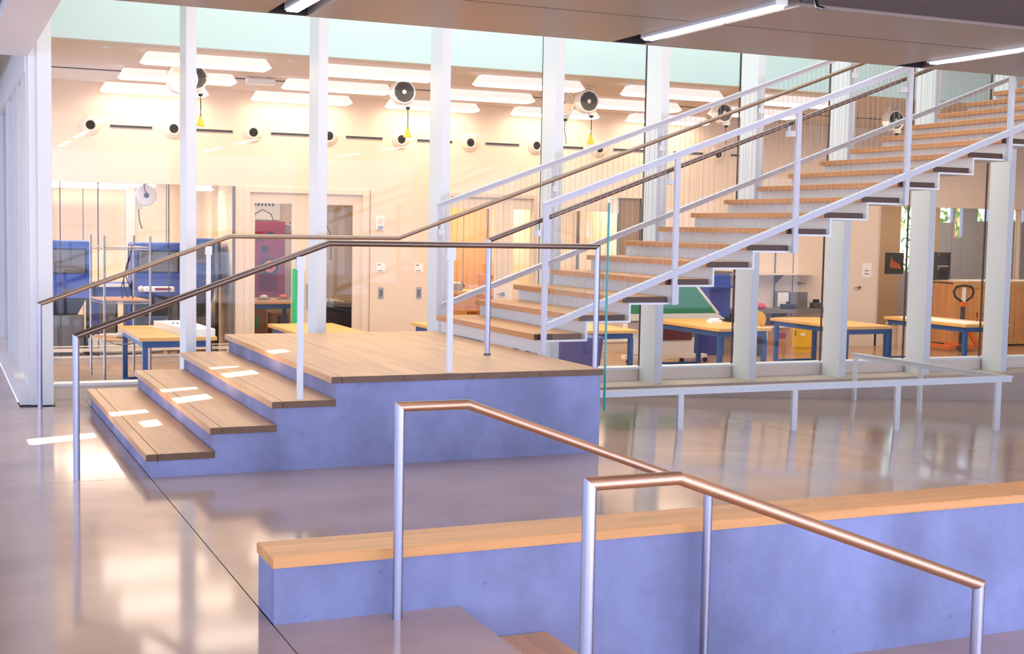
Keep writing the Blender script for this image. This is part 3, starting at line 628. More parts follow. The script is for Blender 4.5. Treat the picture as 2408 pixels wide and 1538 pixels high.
# blast cabinets behind the glass
def blast(x0, x1, zb, zt, label, y0=21.0):
    t = thing('blast_cabinet', ((x0+x1)/2, y0+.35, SF), label, 'machine', 'blue blasting cabinets')
    MB().box((x0, y0, zb), (x1, y0+.6, zt), bev=.02).build('body', 'blast_blue', t)
    gk = MB().box((x0+.07, y0-.012, zb+.26), (x1-.07, y0-.001, zt-.12), bev=.01).build('window_gasket', 'rubber', t)
    MB().box((x0+.09, y0-.02, zb+.28), (x1-.09, y0-.0121, zt-.14)).build('window', 'window_grey', gk)
    MB().poly([(x0, y0-.16, zb-.1), (x1, y0-.16, zb-.1), (x1, y0, zb+.16), (x0, y0, zb+.16), (x0, y0+.5, zb-.1), (x1, y0+.5, zb-.1), (x1, y0+.5, zb), (x0, y0+.5, zb)],
              [(0, 1, 2, 3), (0, 4, 5, 1), (4, 7, 6, 5), (3, 2, 6, 7), (0, 3, 7, 4), (1, 5, 6, 2)]).build('apron', 'blast_blue', t)
    xm = (x0+x1)/2
    mb = MB()
    for a in range(3): mb.tube([(xm+.05*math.cos(a*2.1), y0-.11, zb+.05*math.sin(a*2.1)), (xm-.05*math.cos(a*2.1), y0-.11, zb-.05*math.sin(a*2.1))], .012, 6)
    mb.build('hand_knob', 'grey_metal', t)
    for a in (x0+.02, x1-.07): MB().box((a, y0+.05, SF), (a+.05, y0+.1, zb-.1)).build('leg', 'dark_grey', t)
    MB().poly([(x0+.06, y0+.02, zb-.101), (x1-.06, y0+.02, zb-.101), (x1-.06, y0+.5, zb-.101), (x0+.06, y0+.5, zb-.101), (xm-.08, y0+.2, zb-.6), (xm+.08, y0+.2, zb-.6), (xm+.08, y0+.36, zb-.6), (xm-.08, y0+.36, zb-.6)],
              [(0, 1, 2, 3), (4, 7, 6, 5), (0, 4, 5, 1), (1, 5, 6, 2), (2, 6, 7, 3), (3, 7, 4, 0)]).build('hopper', 'dark_grey', t)
    return t
blast(1.45, 2.21, .60, 1.365, 'blue blasting cabinet with grey window at the far left behind the corner column')
blast(2.83, 3.60, .62, 1.35, 'blue blasting cabinet with grey window behind the wire rack, white tool on it')
blast(3.70, 4.25, .75, 1.42, 'blue cabinet partly hidden behind the first slim column', 21.3)
t = thing('blue_tank', (2.5, 21.2, SF), 'blue collector box between the two blasting cabinets', 'machine')
MB().box((2.26, 21.1, .42), (2.82, 21.5, .72), bev=.02).box((2.26, 21.1, SF), (2.32, 21.5, .42)).box((2.76, 21.1, SF), (2.82, 21.5, .42)).build('body', 'blast_blue', t); MB().box((2.3, 21.0, .66), (2.78, 21.099, .70)).build('lid', 'bag', t)
t = thing('packing_bag', (3.2, 20.9, .62), 'white packaged tool lying on the blue cabinet ledge', 'bag')
MB().box((2.95, 20.70, .60), (3.42, 20.82, .68), bev=.02).build('package', 'paper', t); MB().box((3.12, 20.694, .62), (3.36, 20.699, .66)).build('stripe', 'red', t); MB().sphere((2.92, 20.76, .64), .05).build('wrapping', 'bag', t)
for i, (a, b, c) in enumerate(((1.2, 2.0, 'dark_grey'), (2.35, 2.75, 'black'), (2.9, 3.5, 'dark_grey'), (3.6, 4.2, 'dark_grey'))):
    t = thing('storage_cabinet', ((a+b)/2, 22.3, SF), 'dark low cabinet on the floor of the blasting room, %s' % posn[i], 'cabinet', 'low cabinets in the blasting room')
    MB().box((a, 22.2, SF), (b, 22.7, .35), bev=.01).build('body', c, t); dd = MB().box((a+.03, 22.185, SF+.06), (b-.03, 22.199, .32)).build('door', 'mid_grey' if i % 2 else 'dark_grey', t)
    MB().box(((a+b)/2, 22.17, 0), ((a+b)/2+.02, 22.184, .12)).build('handle', 'chrome', dd)
t = thing('grey_box_unit', (1.75, 20.95, SF), 'tall grey cabinet behind the glass below the left blasting cabinet', 'cabinet')
MB().box((1.35, 20.75, SF+.1), (2.08, 20.95, .24), bev=.01).build('body', 'mid_grey', t); MB().box((1.37, 20.735, SF+.14), (1.7, 20.749, .2)).box((1.72, 20.735, SF+.14), (2.06, 20.749, .2)).build('door', 'mid_grey', t)
tr = thing('filter_tube', (2.6, 20.75, -.3), 'long white fabric filter tube lying behind the low kerb', 'tube')
MB().lathe((2.12, 20.76, -.2), [(.001, 0), (.09, .02), (.15, .12), (.165, .3), (.165, .85), (.15, 1.05), (.08, 1.2), (.001, 1.24)], axis=0, n=20).build('tube', 'bag', tr)
for x in (2.10, 2.95): MB().lathe((x, 20.76, -.2), [(.155, -.01), (.172, -.01), (.172, .02), (.155, .02)], axis=0, n=20).build('band', 'dark_grey', tr)
rl = thing('low_rail', (2.6, 20.35, SF), 'cream painted low rail in front of the blasting room glass', 'railing')
MB().box((1.0, 20.30, -.27), (4.2, 20.34, -.22)).box((1.0, 20.30, -.20), (4.2, 20.34, -.185)).build('rail', 'warm_white', rl)
for x in (1.5, 2.95, 4.15): MB().box((x, 20.30, SF), (x+.05, 20.34, -.2701)).build('post', 'warm_white', rl)

# cord reels
def reel(x, y, z, label, r=.165, ang=0, plug=True, dark=True):
    t = thing('cord_reel', (x, y, 3.72), label, 'reel', 'cord reels hanging from the ceiling')
    MB().box((x-.10, y-.05, 3.70), (x+.10, y+.05, 3.72)).box((x-.09, y-.03, z+r*.5), (x-.05, y+.03, 3.70)).box((x+.05, y-.03, z+r*.5), (x+.09, y+.03, 3.70)).build('bracket', 'warm_white', t)
    MB().lathe((x, y, z), [(.001, .09), (r*.9, .09), (r, .07), (r, -.07), (r*.93, -.085), (r*.86, -.085), (r*.84, -.075)], axis=1, n=32).build('housing', 'paper', t)
    fc = MB().lathe((x, y, z), [(r*.84, -.076), (r*.6, -.08), (r*.55, -.07), (.001, -.07)], axis=1, n=32).build('face', 'dark_grey' if dark else 'warm_white', t)
    MB().lathe((x, y, z), [(.03, -.081), (.001, -.0815)], axis=1, n=16).build('badge', 'paper' if dark else 'mid_grey', fc)
    mb = MB()
    for k in range(10): a = k*math.pi/5; mb.cyl((x+r*.78*math.cos(a), y-.083, z+r*.78*math.sin(a)), .006, .006, axis=1, n=6)
    mb.build('screws', 'chrome', fc)
    zz = z-r-.03
    MB().box((x+.03, y-.05, zz), (x+.13, y+.03, zz+.08), bev=.01).build('guide', 'white_paint', t)
    MB().cyl((x+.08, y, zz-.03), .03, .03, n=12).build('stopper', 'rubber', t)
    if plug:
        MB().tube([(x+.08, y, zz-.03), (x+.085, y, zz-.15), (x+.08, y, z-.50)], .006, 8).build('cord', 'rubber', t)
        MB().cyl((x+.08, y, z-.60), .06, .10, n=16, r2=.018).cyl((x+.08, y, z-.50), .018, .03, n=12).build('plug', 'yellow', t)
        MB().box((x+.05, y-.004, z-.44), (x+.1, y+.004, z-.40)).build('cord_tag', 'paper', t)
    else:
        MB().tube([(x+.08, y, zz-.03), (x+.07, y, zz-.15), (x+.1, y, zz-.3)], .006, 8).build('cord', 'maroon', t)
        MB().cyl((x+.1, y, zz-.36), .01, .06, n=8).build('nozzle', 'chrome', t)
    return t
reel(3.05, 17, 3.50, 'ceiling cord reel with dark face and yellow plug at the first slim column')
reel(2.86, 16.8, 3.455, 'pale ceiling hose reel left of the first slim column', .19, dark=False, plug=False)
reel(5.83, 17, 3.485, 'ceiling cord reel with dark face and yellow plug in the third glass bay')
reel(8.62, 17, 3.515, 'ceiling cord reel with dark face and yellow plug at the fourth column')
reel(8.35, 17.3, 3.50, 'pale ceiling hose reel with red hose left of the dark faced reel', .19, dark=False, plug=False)
reel(14.14, 17, 3.52, 'ceiling cord reel seen behind the upper stair treads', plug=False)
reel(11.1, 17.3, 3.5, 'ceiling hose reel behind the sixth column and the stair wires', .15, plug=False)
t = thing('wall_reel', (3.0, 20.9, 1.8), 'round cream hose reel hung behind the glass above the wire rack', 'reel')
X_, Z_ = 3.03, 2.08
MB().lathe((X_, 21, Z_), [(.001, .06), (.16, .06), (.165, 0), (.15, -.03), (.12, -.035), (.05, -.05), (.001, -.05)], axis=1, n=28).build('drum', 'paper', t)
MB().cyl((X_, 20.94, Z_), .04, .01, axis=1, n=16).build('hub', 'dark_grey', t); MB().box((X_-.17, 20.97, Z_-.22), (X_-.06, 21.04, Z_), bev=.01).build('guide', 'warm_white', t)
MB().tube([(X_-.11, 21, Z_-.22), (X_-.10, 21, Z_-.38), (X_-.06, 21, Z_-.52)], .008, 6).build('hose', 'rubber', t); MB().tube([(X_, 20.93, Z_), (X_-.03, 20.93, Z_+.1), (X_-.04, 21, Z_+.25)], .008, 6).build('feed_hose', 'maroon', t)
MB().box((X_-.02, 21.03, Z_), (X_+.02, 21.07, 2.62)).build('bracket', 'warm_white', t)

# printer room behind double door
t = thing('printer_bench', (5.0, 21.7, SF), 'butcher block table behind the double door with blue legs', 'table')
MB().box((4.6, 21.3, .36), (5.6, 22.1, .42), bev=.004).build('top', 'maple', t)
for x, y in ((4.65, 21.35), (5.45, 21.35), (4.65, 22.0), (5.45, 22.0)): MB().box((x, y, SF), (x+.06, y+.06, .36)).build('leg', 'blue_paint', t)
MB().box((4.65, 21.33, .28), (5.5, 21.36, .36)).build('apron', 'blue_paint', t)
t = thing('red_cabinet', (5.25, 22.6, .42), 'tall red machine frame with cut outs and a filament spool', 'machine')
MB().box((4.92, 22.3, .42), (4.98, 22.8, 1.72)).box((4.98, 22.3, .42), (5.55, 22.33, .52)).box((4.98, 22.3, 1.1), (5.55, 22.33, 1.72)).box((4.98, 22.3, .52), (5.10, 22.33, 1.1)).box((5.42, 22.3, .52), (5.55, 22.33, 1.1)).box((4.98, 22.32, .45), (5.55, 22.78, .48)).box((4.98, 22.75, .42), (5.55, 22.8, 1.72)).build('frame', 'red', t)
for x, z in ((5.1, 1.45), (5.3, 1.5), (5.2, 1.25)): MB().cyl((x, 22.285, z), .055, .014, axis=1, n=14).build('cut_out', 'black', t)
sr = MB().lathe((5.28, 22.27, .95), [(.15, .03), (.15, 0), (.09, -.005), (.085, 0)], axis=1).build('spool_rim', 'black', t); MB().lathe((5.28, 22.265, .95), [(.11, .0), (.05, -.004)], axis=1, n=10).build('filament', 'orange', sr); MB().cyl((5.28, 22.255, .95), .04, .02, axis=1).build('spool_hub', 'black', sr)
MB().tube([(5.05, 22.5, 1.72), (5.08, 22.5, 1.85), (5.2, 22.5, 1.92), (5.35, 22.5, 1.85), (5.4, 22.5, 1.72)], .008, 8).build('handle', 'black', t)
t = thing('tool_board', (5.35, 23.5, 1.75), 'white pegboard rack of small tools high on the printer room wall', 'board')
MB().box((5.05, 23.5, 1.75), (5.75, 23.55, 2.2)).build('panel', 'paper', t)
for i in range(8): MB().box((5.15+.065*i, 23.48, 2.0), (5.18+.065*i, 23.499, 2.04)).build('hook', 'black', t)
MB().box((5.05, 23.3, 1.66), (5.95, 23.55, 1.7)).build('shelf', 'warm_white', t)
for i, (x, y, m_, lb) in enumerate(((4.72, 21.6, 'mid_grey', 'grey machine part'), (5.0, 21.5, 'bag', 'curved beige part'), (5.35, 21.6, 'orange', 'orange hard hat shaped part'))):
    t = thing('part_on_bench', (x, y, .42), lb+' on the table behind the double door', 'part'); MB().sphere((x, y, .472), .07, .5).build('shell', m_, t); MB().box((x-.1, y-.06, .4215), (x+.1, y+.06, .436)).build('tray', 'mid_grey', t)
t = thing('printed_box', (4.95, 22.2, SF), 'cardboard box with green print under the table behind the double door', 'box')
MB().box((4.8, 22.15, SF+.02), (5.2, 22.5, .25)).build('carton', 'cardboard', t); MB().box((4.84, 22.144, -.15), (4.98, 22.149, .15)).box((4.86, 22.144, -.28), (5.05, 22.149, -.2)).box((5.0, 22.144, -.1), (5.06, 22.149, .12)).build('print', 'green', t)
t = thing('dark_box', (5.4, 22.3, SF), 'plain carton beside the printed box', 'box'); MB().box((5.3, 22.2, SF), (5.6, 22.5, .15)).build('carton', 'cardboard', t); MB().box((5.40, 22.194, SF+.05), (5.46, 22.199, .1)).build('tape', 'dark_grey', t)
t = thing('green_panel', (5.42, 20.2, SF), 'narrow bright green panel beside the second column', 'panel'); MB().box((5.18, 20.3, SF), (5.34, 20.33, .98)).build('face', 'green', t)
t = thing('side_counter', (6.1, 22, SF), 'grey counter with tangled white cables behind the right door lite', 'table')
MB().box((5.7, 21.4, .30), (6.9, 22.2, .36)).build('top', 'mid_grey', t); MB().box((5.75, 21.45, SF), (5.8, 22.1, .30)).box((6.8, 21.45, SF), (6.85, 22.1, .30)).build('side', 'dark_grey', t); MB().box((5.8, 22.0, SF), (6.8, 22.1, .3)).build('back', 'dark_grey', t)
mb = MB()
for k in range(9):
    cx, cy = 5.95+random.random()*.5, 21.5+random.random()*.3
    mb.tube([(cx+.09*math.cos(a*.9), cy+.06*math.sin(a*.9), .375+.02*(a % 3)) for a in range(8)], .007, 5)
tag(mb.build('cable_heap', 'bag'), 'heap of tangled pale cables on the grey counter', 'cables')
t = thing('fire_extinguisher', (6.15, 21.7, .36), 'orange and red bottle shape standing among cables', 'bottle'); MB().lathe((6.18, 22.05, .36), [(.04, 0), (.045, .02), (.045, .38), (.02, .45), (.015, .5)], n=14).build('bottle', 'orange', t); MB().cyl((6.18, 22.05, .86), .025, .06, n=10).build('cap', 'red', t)
t = thing('wall_shelf', (5.95, 23.0, 1.0), 'small metal shelf unit behind the right door lite', 'shelf')
MB().box((5.7, 22.6, 1.02), (6.45, 23.0, 1.06)).box((5.7, 22.6, .96), (6.45, 22.62, 1.02)).build('shelf', 'warm_white', t); MB().tube([(5.7, 22.6, 1.7), (6.35, 22.6, 1.7), (6.45, 22.6, 1.5), (6.45, 22.6, 1.06)], .01, 8).build('frame', 'dark_grey', t)
MB().box((5.72, 22.7, 1.0605), (5.95, 22.85, 1.13), bev=.02).build('tool', 'black', t)

# rooms behind door 2: birch cabinet, shelves
t = thing('birch_cabinet', (8.4, 23.3, SF), 'tall birch cupboard wall seen through the glass door', 'cabinet')
MB().box((7.7, 23.1, SF), (9.65, 23.55, 2.35)).build('carcass', 'birch', t)
for i in range(4): MB().box((7.72+.485*i, 23.08, SF+.1), (8.19+.485*i, 23.099, 2.3)).build('door', 'birch', t)
t = thing('wood_counter', (8.3, 21.8, SF), 'wooden counter behind the glass door with a small steel appliance', 'table')
MB().box((7.75, 21.4, .50), (8.95, 22.1, .56), bev=.003).build('top', 'maple', t); MB().box((7.8, 21.45, .2), (8.9, 22.05, .4999)).build('drawer_unit', 'plywood', t); MB().box((7.85, 21.44, .3), (8.35, 21.449, .45)).box((8.4, 21.44, .3), (8.85, 21.449, .45)).build('drawer', 'birch', t)
for x in (7.82, 8.82): MB().box((x, 21.5, SF), (x+.06, 22.0, .2)).build('leg', 'plywood', t)
t = thing('toaster', (8.45, 21.6, .56), 'small rounded steel appliance on the wooden counter', 'appliance')
MB().box((8.33, 21.55, .56), (8.57, 21.7, .72), bev=.03).build('body', 'chrome', t); MB().tube([(8.33, 21.62, .58), (8.28, 21.62, .64), (8.33, 21.62, .71)], .01, 8).tube([(8.57, 21.62, .58), (8.62, 21.62, .64), (8.57, 21.62, .71)], .01, 8).build('handle', 'black', t)
t = thing('carton_stack', (9.5, 22.4, SF), 'cartons seen through the narrow door lite', 'box')
MB().box((9.2, 22.0, SF), (9.62, 22.4, .82)).build('carton', 'cardboard', t); MB().box((9.25, 21.99, .45), (9.55, 21.999, .75)).build('label_patch', 'maple', t)
t = thing('tall_appliance', (10.0, 21.6, SF), 'tall dark appliance behind the glazed bay', 'appliance')
MB().box((10.0, 21.3, SF), (10.28, 21.8, 1.95), bev=.01).build('body', 'dark_grey', t); MB().box((10.03, 21.285, 1.3), (10.25, 21.299, 1.6)).build('screen', 'screen_violet', t)
t = thing('wall_notice', (10.7, 23.5, 1.0), 'framed pale notice on the wall behind the glazed bay', 'notice'); MB().box((10.5, 23.55, .8), (10.9, 23.59, 1.3)).build('sheet', 'paper', t); MB().box((10.55, 23.54, .9), (10.85, 23.549, .93)).box((10.55, 23.54, 1.0), (10.85, 23.549, 1.03)).build('print', 'mid_grey', t)

# mobile green board
t = thing('mobile_chalkboard', (11.2, 18.5, SF), 'green writing board with cream frame on a wheeled stand under the stairs', 'board')
bx = lambda x, z, y=18.5: (x, y, z)
def quad(mb, pts, th=.02):
    n_ = len(pts); mb.poly([(p[0], 18.5, p[1]) for p in pts]+[(p[0], 18.5+th, p[1]) for p in pts], [tuple(range(n_)), tuple(range(2*n_-1, n_-1, -1))]+[(i, (i+1) % n_, n_+(i+1) % n_, n_+i) for i in range(n_)]); return mb
quad(MB(), [(9.9, .34), (11.88, .34), (11.25, 1.0), (9.3, 1.0)]).build('board', 'green_board', t)
mb = MB(); quad(mb, [(9.85, .24), (12.06, .24), (11.90, .339), (9.85, .339)], .04); quad(mb, [(11.885, .34), (11.95, .335), (11.32, 1.0), (11.26, 1.0)], .03); mb.build('frame', 'bag', t)
MB().box((9.85, 18.42, .20), (12.0, 18.5, .23)).build('chalk_tray', 'mid_grey', t)
MB().box((10.25, 18.56, -.10), (10.65, 18.72, .19)).box((10.35, 18.56, -.32), (10.6, 18.72, -.1)).build('stand_box', 'paper', t)
MB().box((11.45, 18.56, -.2), (11.52, 18.62, .19)).build('upright', 'grey_metal', t)
MB().box((10.2, 18.54, -.40), (11.75, 18.66, -.34)).box((10.62, 18.55, -.33), (11.5, 18.6, -.06)).build('base', 'bag', t)
for x in (10.25, 11.25, 11.7): MB().cyl((x, 18.5, -.432), .038, .03, axis=1, n=14).build('caster', 'rubber', t)
MB().box((10.9, 18.53, -.10), (11.44, 18.55, .12)).build('lower_panel', 'maroon', t)
# blue floor machine behind board
t = thing('blue_machine', (12.6, 19.6, SF), 'blue workshop machine standing under the stairs behind the workbench', 'machine')
MB().box((12.0, 19.4, .2), (12.75, 20.0, .95), bev=.02).build('body', 'blast_blue', t); MB().box((12.1, 19.5, SF), (12.7, 20.0, .199)).build('base', 'deep_blue', t)
MB().box((11.95, 19.3, .72), (12.8, 19.399, .76)).build('ledge', 'blast_blue', t); MB().box((12.1, 19.385, .35), (12.6, 19.399, .65)).build('door', 'deep_blue', t); MB().cyl((12.3, 19.37, 0), .05, .12, axis=1, n=12).build('port', 'black', t)
MB().box((12.0, 19.45, .95), (12.8, 19.95, 1.0)).build('lid', 'mid_grey', t)
t = thing('blue_bin', (8.9, 15.5, SF), 'blue recycling bin behind the glass under the first treads', 'bin')
MB().poly([(7.48, 15.3, SF), (8.0, 15.3, SF), (8.0, 15.8, SF), (7.48, 15.8, SF), (7.44, 15.25, .24), (8.06, 15.25, .24), (8.06, 15.85, .24), (7.44, 15.85, .24)],
          [(0, 3, 2, 1), (4, 5, 6, 7), (0, 1, 5, 4), (1, 2, 6, 5), (2, 3, 7, 6), (3, 0, 4, 7)]).build('body', 'deep_blue', t); MB().box((7.42, 15.23, .24), (8.08, 15.87, .27)).build('rim', 'blast_blue', t)
MB().box((7.20, 15.5, SF), (7.36, 15.65, .22)).build('side_carton', 'cardboard', t)
lw = sempty('baseboard_back', (9, 20.44, SF), 'cream low rail and kerb along the workshop back wall')
MB().box((7.9, 20.42, SF), (11.6, YB, -.30)).build('kerb', 'warm_white', lw); MB().box((7.9, 20.40, -.299), (11.6, YB, -.27)).build('cap', 'white_paint', lw); MB().box((7.9, 20.36, -.02), (11.6, 20.39, .04)).build('rail', 'warm_white', lw)
for x in (8.6, 9.6, 10.4): MB().box((x, 20.36, SF), (x+.06, 20.39, -.0201)).build('post', 'warm_white', lw)

# shelving wall right
t = thing('shelf_standards', (14.2, YB, .3), 'slotted steel shelf standards with one thin shelf on the wall under the stairs', 'shelf')
for x in (13.55, 14.42): MB().box((x-.012, YB-.016, SF+.5), (x+.012, YB, 2.0)).build('standard', 'mid_grey', t)
MB().box((13.2, YB-.30, .91), (15.25, YB-.017, .935)).build('shelf', 'warm_white', t)
for x in (13.55, 14.42): MB().poly([(x-.008, YB-.28, .909), (x+.008, YB-.28, .909), (x+.008, YB-.017, .909), (x-.008, YB-.017, .909), (x-.008, YB-.017, .72), (x+.008, YB-.017, .72)], [(0, 1, 2, 3), (0, 3, 4), (1, 5, 2), (0, 4, 5, 1), (3, 2, 5, 4)]).build('bracket', 'mid_grey', t)
t = thing('wall_counter', (14.6, 20.2, SF), 'grey wall mounted counter under the stairs with black tools on it', 'table')
MB().box((12.9, 19.95, .22), (15.56, YB-.001, .29)).build('top', 'mid_grey', t)
for x in (13.3, 14.4): MB().poly([(x-.02, 20.0, .219), (x+.02, 20.0, .219), (x+.02, YB, .219), (x-.02, YB, .219), (x-.02, YB, -.1), (x+.02, YB, -.1)], [(0, 1, 2, 3), (0, 3, 4), (1, 5, 2), (0, 4, 5, 1), (3, 2, 5, 4)]).build('bracket', 'mid_grey', t)
t = thing('black_tray', (14.55, 20.1, .29), 'low black round tool base on the wall counter', 'tool'); MB().cyl((14.5, 20.15, .29), .15, .08, n=18).build('base', 'black', t); MB().cyl((14.5, 20.15, .37), .04, .05, n=10).build('knob', 'black', t)
t = thing('black_charger', (15.15, 20.1, .29), 'small black charger on the right of the wall counter', 'tool'); MB().box((15.05, 20.1, .29), (15.22, 20.25, .40), bev=.01).build('base', 'dark_grey', t); MB().box((15.09, 20.12, .40), (15.18, 20.2, .46)).build('battery', 'black', t)
t = thing('clear_bin', (14.75, 20.3, .29), 'row of clear plastic holders at the back of the wall counter', 'bin'); MB().box((14.4, 20.38, .29), (14.68, 20.44, .60)).box((14.7, 20.38, .29), (15.1, 20.44, .58)).build('bin', 'mid_grey', t); MB().box((14.42, 20.37, .31), (14.66, 20.379, .58)).build('sheet', 'paper', t)
t = thing('pink_lamp', (13.75, 20.1, .29), 'pink rounded tool at the left end of the wall counter', 'tool'); MB().sphere((13.86, 20.1, .35), .085, .7).build('shell', 'pink', t); MB().cyl((13.98, 20.1, .30), .03, .03, n=8).build('base', 'pink', t)
t = thing('yellow_reel', (12.95, 19.0, .2), 'round yellow hose drum behind the workbench', 'reel'); MB().cyl((13.2, 19.2, .16), .16, .12, axis=1, n=22).build('drum', 'yellow', t); MB().box((13.1, 19.15, SF), (13.3, 19.3, .02)).build('stand', 'dark_grey', t)
MB().tube([(13.25, 19.18, .10), (13.34, 19.15, -.02), (13.37, 19.15, -.2)], .015, 8).build('hose', 'yellow', t)
t = thing('carton', (13.6, 19.6, SF), 'open cardboard box on the floor left of the yellow cabinet', 'box')
MB().box((13.35, 19.5, SF), (14.1, 20.0, .0)).build('carton', 'cardboard', t); MB().box((13.5, 19.46, -.001), (14.05, 19.6, .01)).build('flap', 'paper', t); MB().box((13.85, 19.494, -.2), (14.0, 19.499, -.1)).build('stamp', 'red', t)
t = thing('safety_cabinet', (14.45, 19.8, SF), 'yellow metal safety cabinet with black lettering on the workshop floor', 'cabinet')
MB().box((14.18, 19.62, SF), (14.72, 20.1, .15), bev=.005).build('body', 'yellow', t); dr = MB().box((14.21, 19.60, SF+.09), (14.69, 19.619, .13)).build('door', 'yellow', t); MB().box((14.27, 19.585, -.17), (14.29, 19.599, -.06)).build('handle', 'mid_grey', dr)
def letters(par, txt, x, y, z, s, m_, name='lettering'):
    cu = bpy.data.curves.new(name, 'FONT'); cu.body = txt; cu.size = s; cu.extrude = .001; cu.align_x = 'CENTER'
    o = bpy.data.objects.new(name, cu); COL.objects.link(o); cu.materials.append(MATS[m_]); o.parent = par
    me = bpy.data.meshes.new_from_object(o); bpy.data.objects.remove(o); bpy.data.curves.remove(cu); o = bpy.data.objects.new(name, me); COL.objects.link(o); o.parent = par
    if not me.materials: me.materials.append(MATS[m_])
    o.location = Vector((x, y, z))-WORLD[par.name]; o.rotation_euler = (math.pi/2, 0, 0); return o
letters(t, 'FLAMMABLE', 14.46, 19.597, .04, .075, 'black'); letters(t, 'KEEP FIRE', 14.46, 19.597, -.02, .055, 'black')
MB().box((14.4, 19.596, -.17), (14.5, 19.599, -.12)).build('warning_label', 'paper', t)
# right doors
d4 = sempty('door_3', (14.9, YB, SF), 'cream door with lever beside the wall shelf'); MB().box((14.84, YB-.006, SF), (15.75, YB, 2.1)).build('leaf', 'wall_white', d4)
MB().cyl((14.97, YB-.04, .745), .03, .04, axis=1, n=14).box((14.97, YB-.055, .735), (15.1, YB-.04, .755)).build('lever', 'chrome', d4); MB().box((14.825, YB-.008, SF), (14.839, YB, 2.1)).build('gap', 'mid_grey', d4)
d5 = sempty('door_4', (16.2, YB, SF), 'cream door with lever left of the dark glazed bays'); MB().box((15.85, YB-.006, SF), (16.7, YB, 2.1)).build('leaf', 'wall_white', d5)
MB().cyl((16.38, YB-.04, .665), .03, .04, axis=1, n=14).box((16.25, YB-.055, .655), (16.38, YB-.04, .675)).build('lever', 'chrome', d5)
t = thing('door_notice', (16.55, YB, .85), 'pale paper notice beside the door lever left of the dark glazed bays', 'notice'); MB().box((16.44, YB-.012, .86), (16.66, YB-.0065, 1.14)).build('sheet', 'paper', t); MB().box((16.5, YB-.014, .92), (16.6, YB-.0121, .94)).box((16.5, YB-.014, .98), (16.6, YB-.0121, 1.0)).build('print', 'mid_grey', t)

# dark glazed bays at right
rg = sempty('window_22', (19, YB, SF), 'dark tinted glass bays at the right of the workshop')
for a, b in ((16.84, 18.1), (18.2, 20.4), (20.45, 23.9)): MB().box((a, YB+.05, SF+.35), (b, YB+.06, 2.25)).build('pane', 'dark_glass', rg)
for x in (16.80, 18.1, 18.13, 20.4): MB().box((x, YB, SF), (x+.05, YB+.12, 2.25)).build('mullion', 'ceiling_white', rg)
MB().box((16.80, YB, SF), (24, YB+.1, SF+.35)).build('kerb', 'warm_white', rg)
MB().box((17.0, YB-.12, -.06), (18.9, YB-.09, 0)).build('rail', 'warm_white', rg)
for x in (17.3, 18.5): MB().box((x, YB-.12, SF), (x+.08, YB-.09, -.061)).build('post', 'warm_white', rg)
rr_ = sempty('wall_rear_right', (20, 23.6, SF), 'rear wall of the dark room with bright windows')
RY = 23.75; SX = RY/23.6
ops = [(19.97*SX, 20.37*SX, .87), (21.09*SX, 21.46*SX, 2.0), (21.53*SX, 21.76*SX, 1.66), (22.2*SX, 22.55*SX, 2.05), (23.3*SX, 23.65*SX, 2.05)]
xp = 16.88
for a, b, z0 in ops+[(24, 24, 0)]:
    MB().box((xp, RY, SF), (a, RY+.1, 2.9)).build('section', 'brown_door' if xp < 21 else 'grey_wall', rr_)
    if b > a: MB().box((a+.001, RY+.01, SF), (b-.001, RY+.09, z0)).box((a+.001, RY+.01, 2.42), (b-.001, RY+.09, 2.9)).build('window_wall', 'grey_wall', rr_)
    xp = b
MB().box((16.88, YB+.1, 2.9), (24, RY, 3.0)).build('ceiling_panel', 'brown_door', rr_)
for n_, (xa, xb, zh, wh) in enumerate(((22.3, 23.75, 3.2, 'left'), (24.62, 25.4, 3.2, 'middle'), (26.5, 28.4, 3.4, 'right'))):
    tr_ = thing('tree', ((xa+xb)/2, 27.3, SF), 'sunlit green tree outside the far windows, %s of three' % wh, 'tree', 'trees outside the far windows')
    mb = MB()
    for k in range(420):
        p = Vector((random.uniform(xa, xb), random.uniform(26.8, 27.8), random.uniform(.4, zh))); q_ = random.uniform(.05, .13); a = random.uniform(0, 6.28)
        u = Vector((math.cos(a), .3, math.sin(a)))*q_; v_ = Vector((-math.sin(a), .4, math.cos(a)))*q_*.5
        mb.poly([p-u, p+v_, p+u, p-v_], [(0, 1, 2, 3)])
    o = mb.build('foliage', 'leaf', tr_); o['kind'] = 'stuff'
    MB().cyl(((xa+xb)/2, 27.4, SF), .09, 3.0, n=10).build('trunk', 'plywood', tr_)
t = thing('poster', (17.35, YB+.2, .95), 'dark framed poster with an orange shape behind the tinted glass', 'poster')
MB().box((17.18, YB+.2, .92), (17.62, YB+.23, 1.34)).build('frame', 'dark_grey', t)
MB().poly([(17.27, YB+.195, 1.05), (17.56, YB+.195, 1.02), (17.52, YB+.195, 1.12), (17.38, YB+.195, 1.17), (17.3, YB+.195, 1.28)], [(0, 1, 2, 3, 4)]).build('print', 'orange', t)
t = thing('equipment_rack', (18.45, 21.4, SF), 'black equipment rack behind the tinted glass left of the crate', 'rack')
x0, x1 = 19.0, 19.36
MB().box((x0, 21.3, SF), (x0+.03, 21.6, 1.35)).box((x1-.03, 21.3, SF), (x1, 21.6, 1.35)).box((x0, 21.3, 1.32), (x1, 21.6, 1.35)).build('frame', 'dark_grey', t)
for z in (.3, .75, 1.05): MB().box((x0+.03, 21.32, z), (x1-.03, 21.58, z+.03)).build('shelf', 'bag', t)
for z, m_ in ((.33, 'black'), (.78, 'black'), (1.08, 'dark_grey')): MB().box((x0+.05, 21.34, z+.005), (x1-.06, 21.56, z+.2)).build('unit', m_, t)
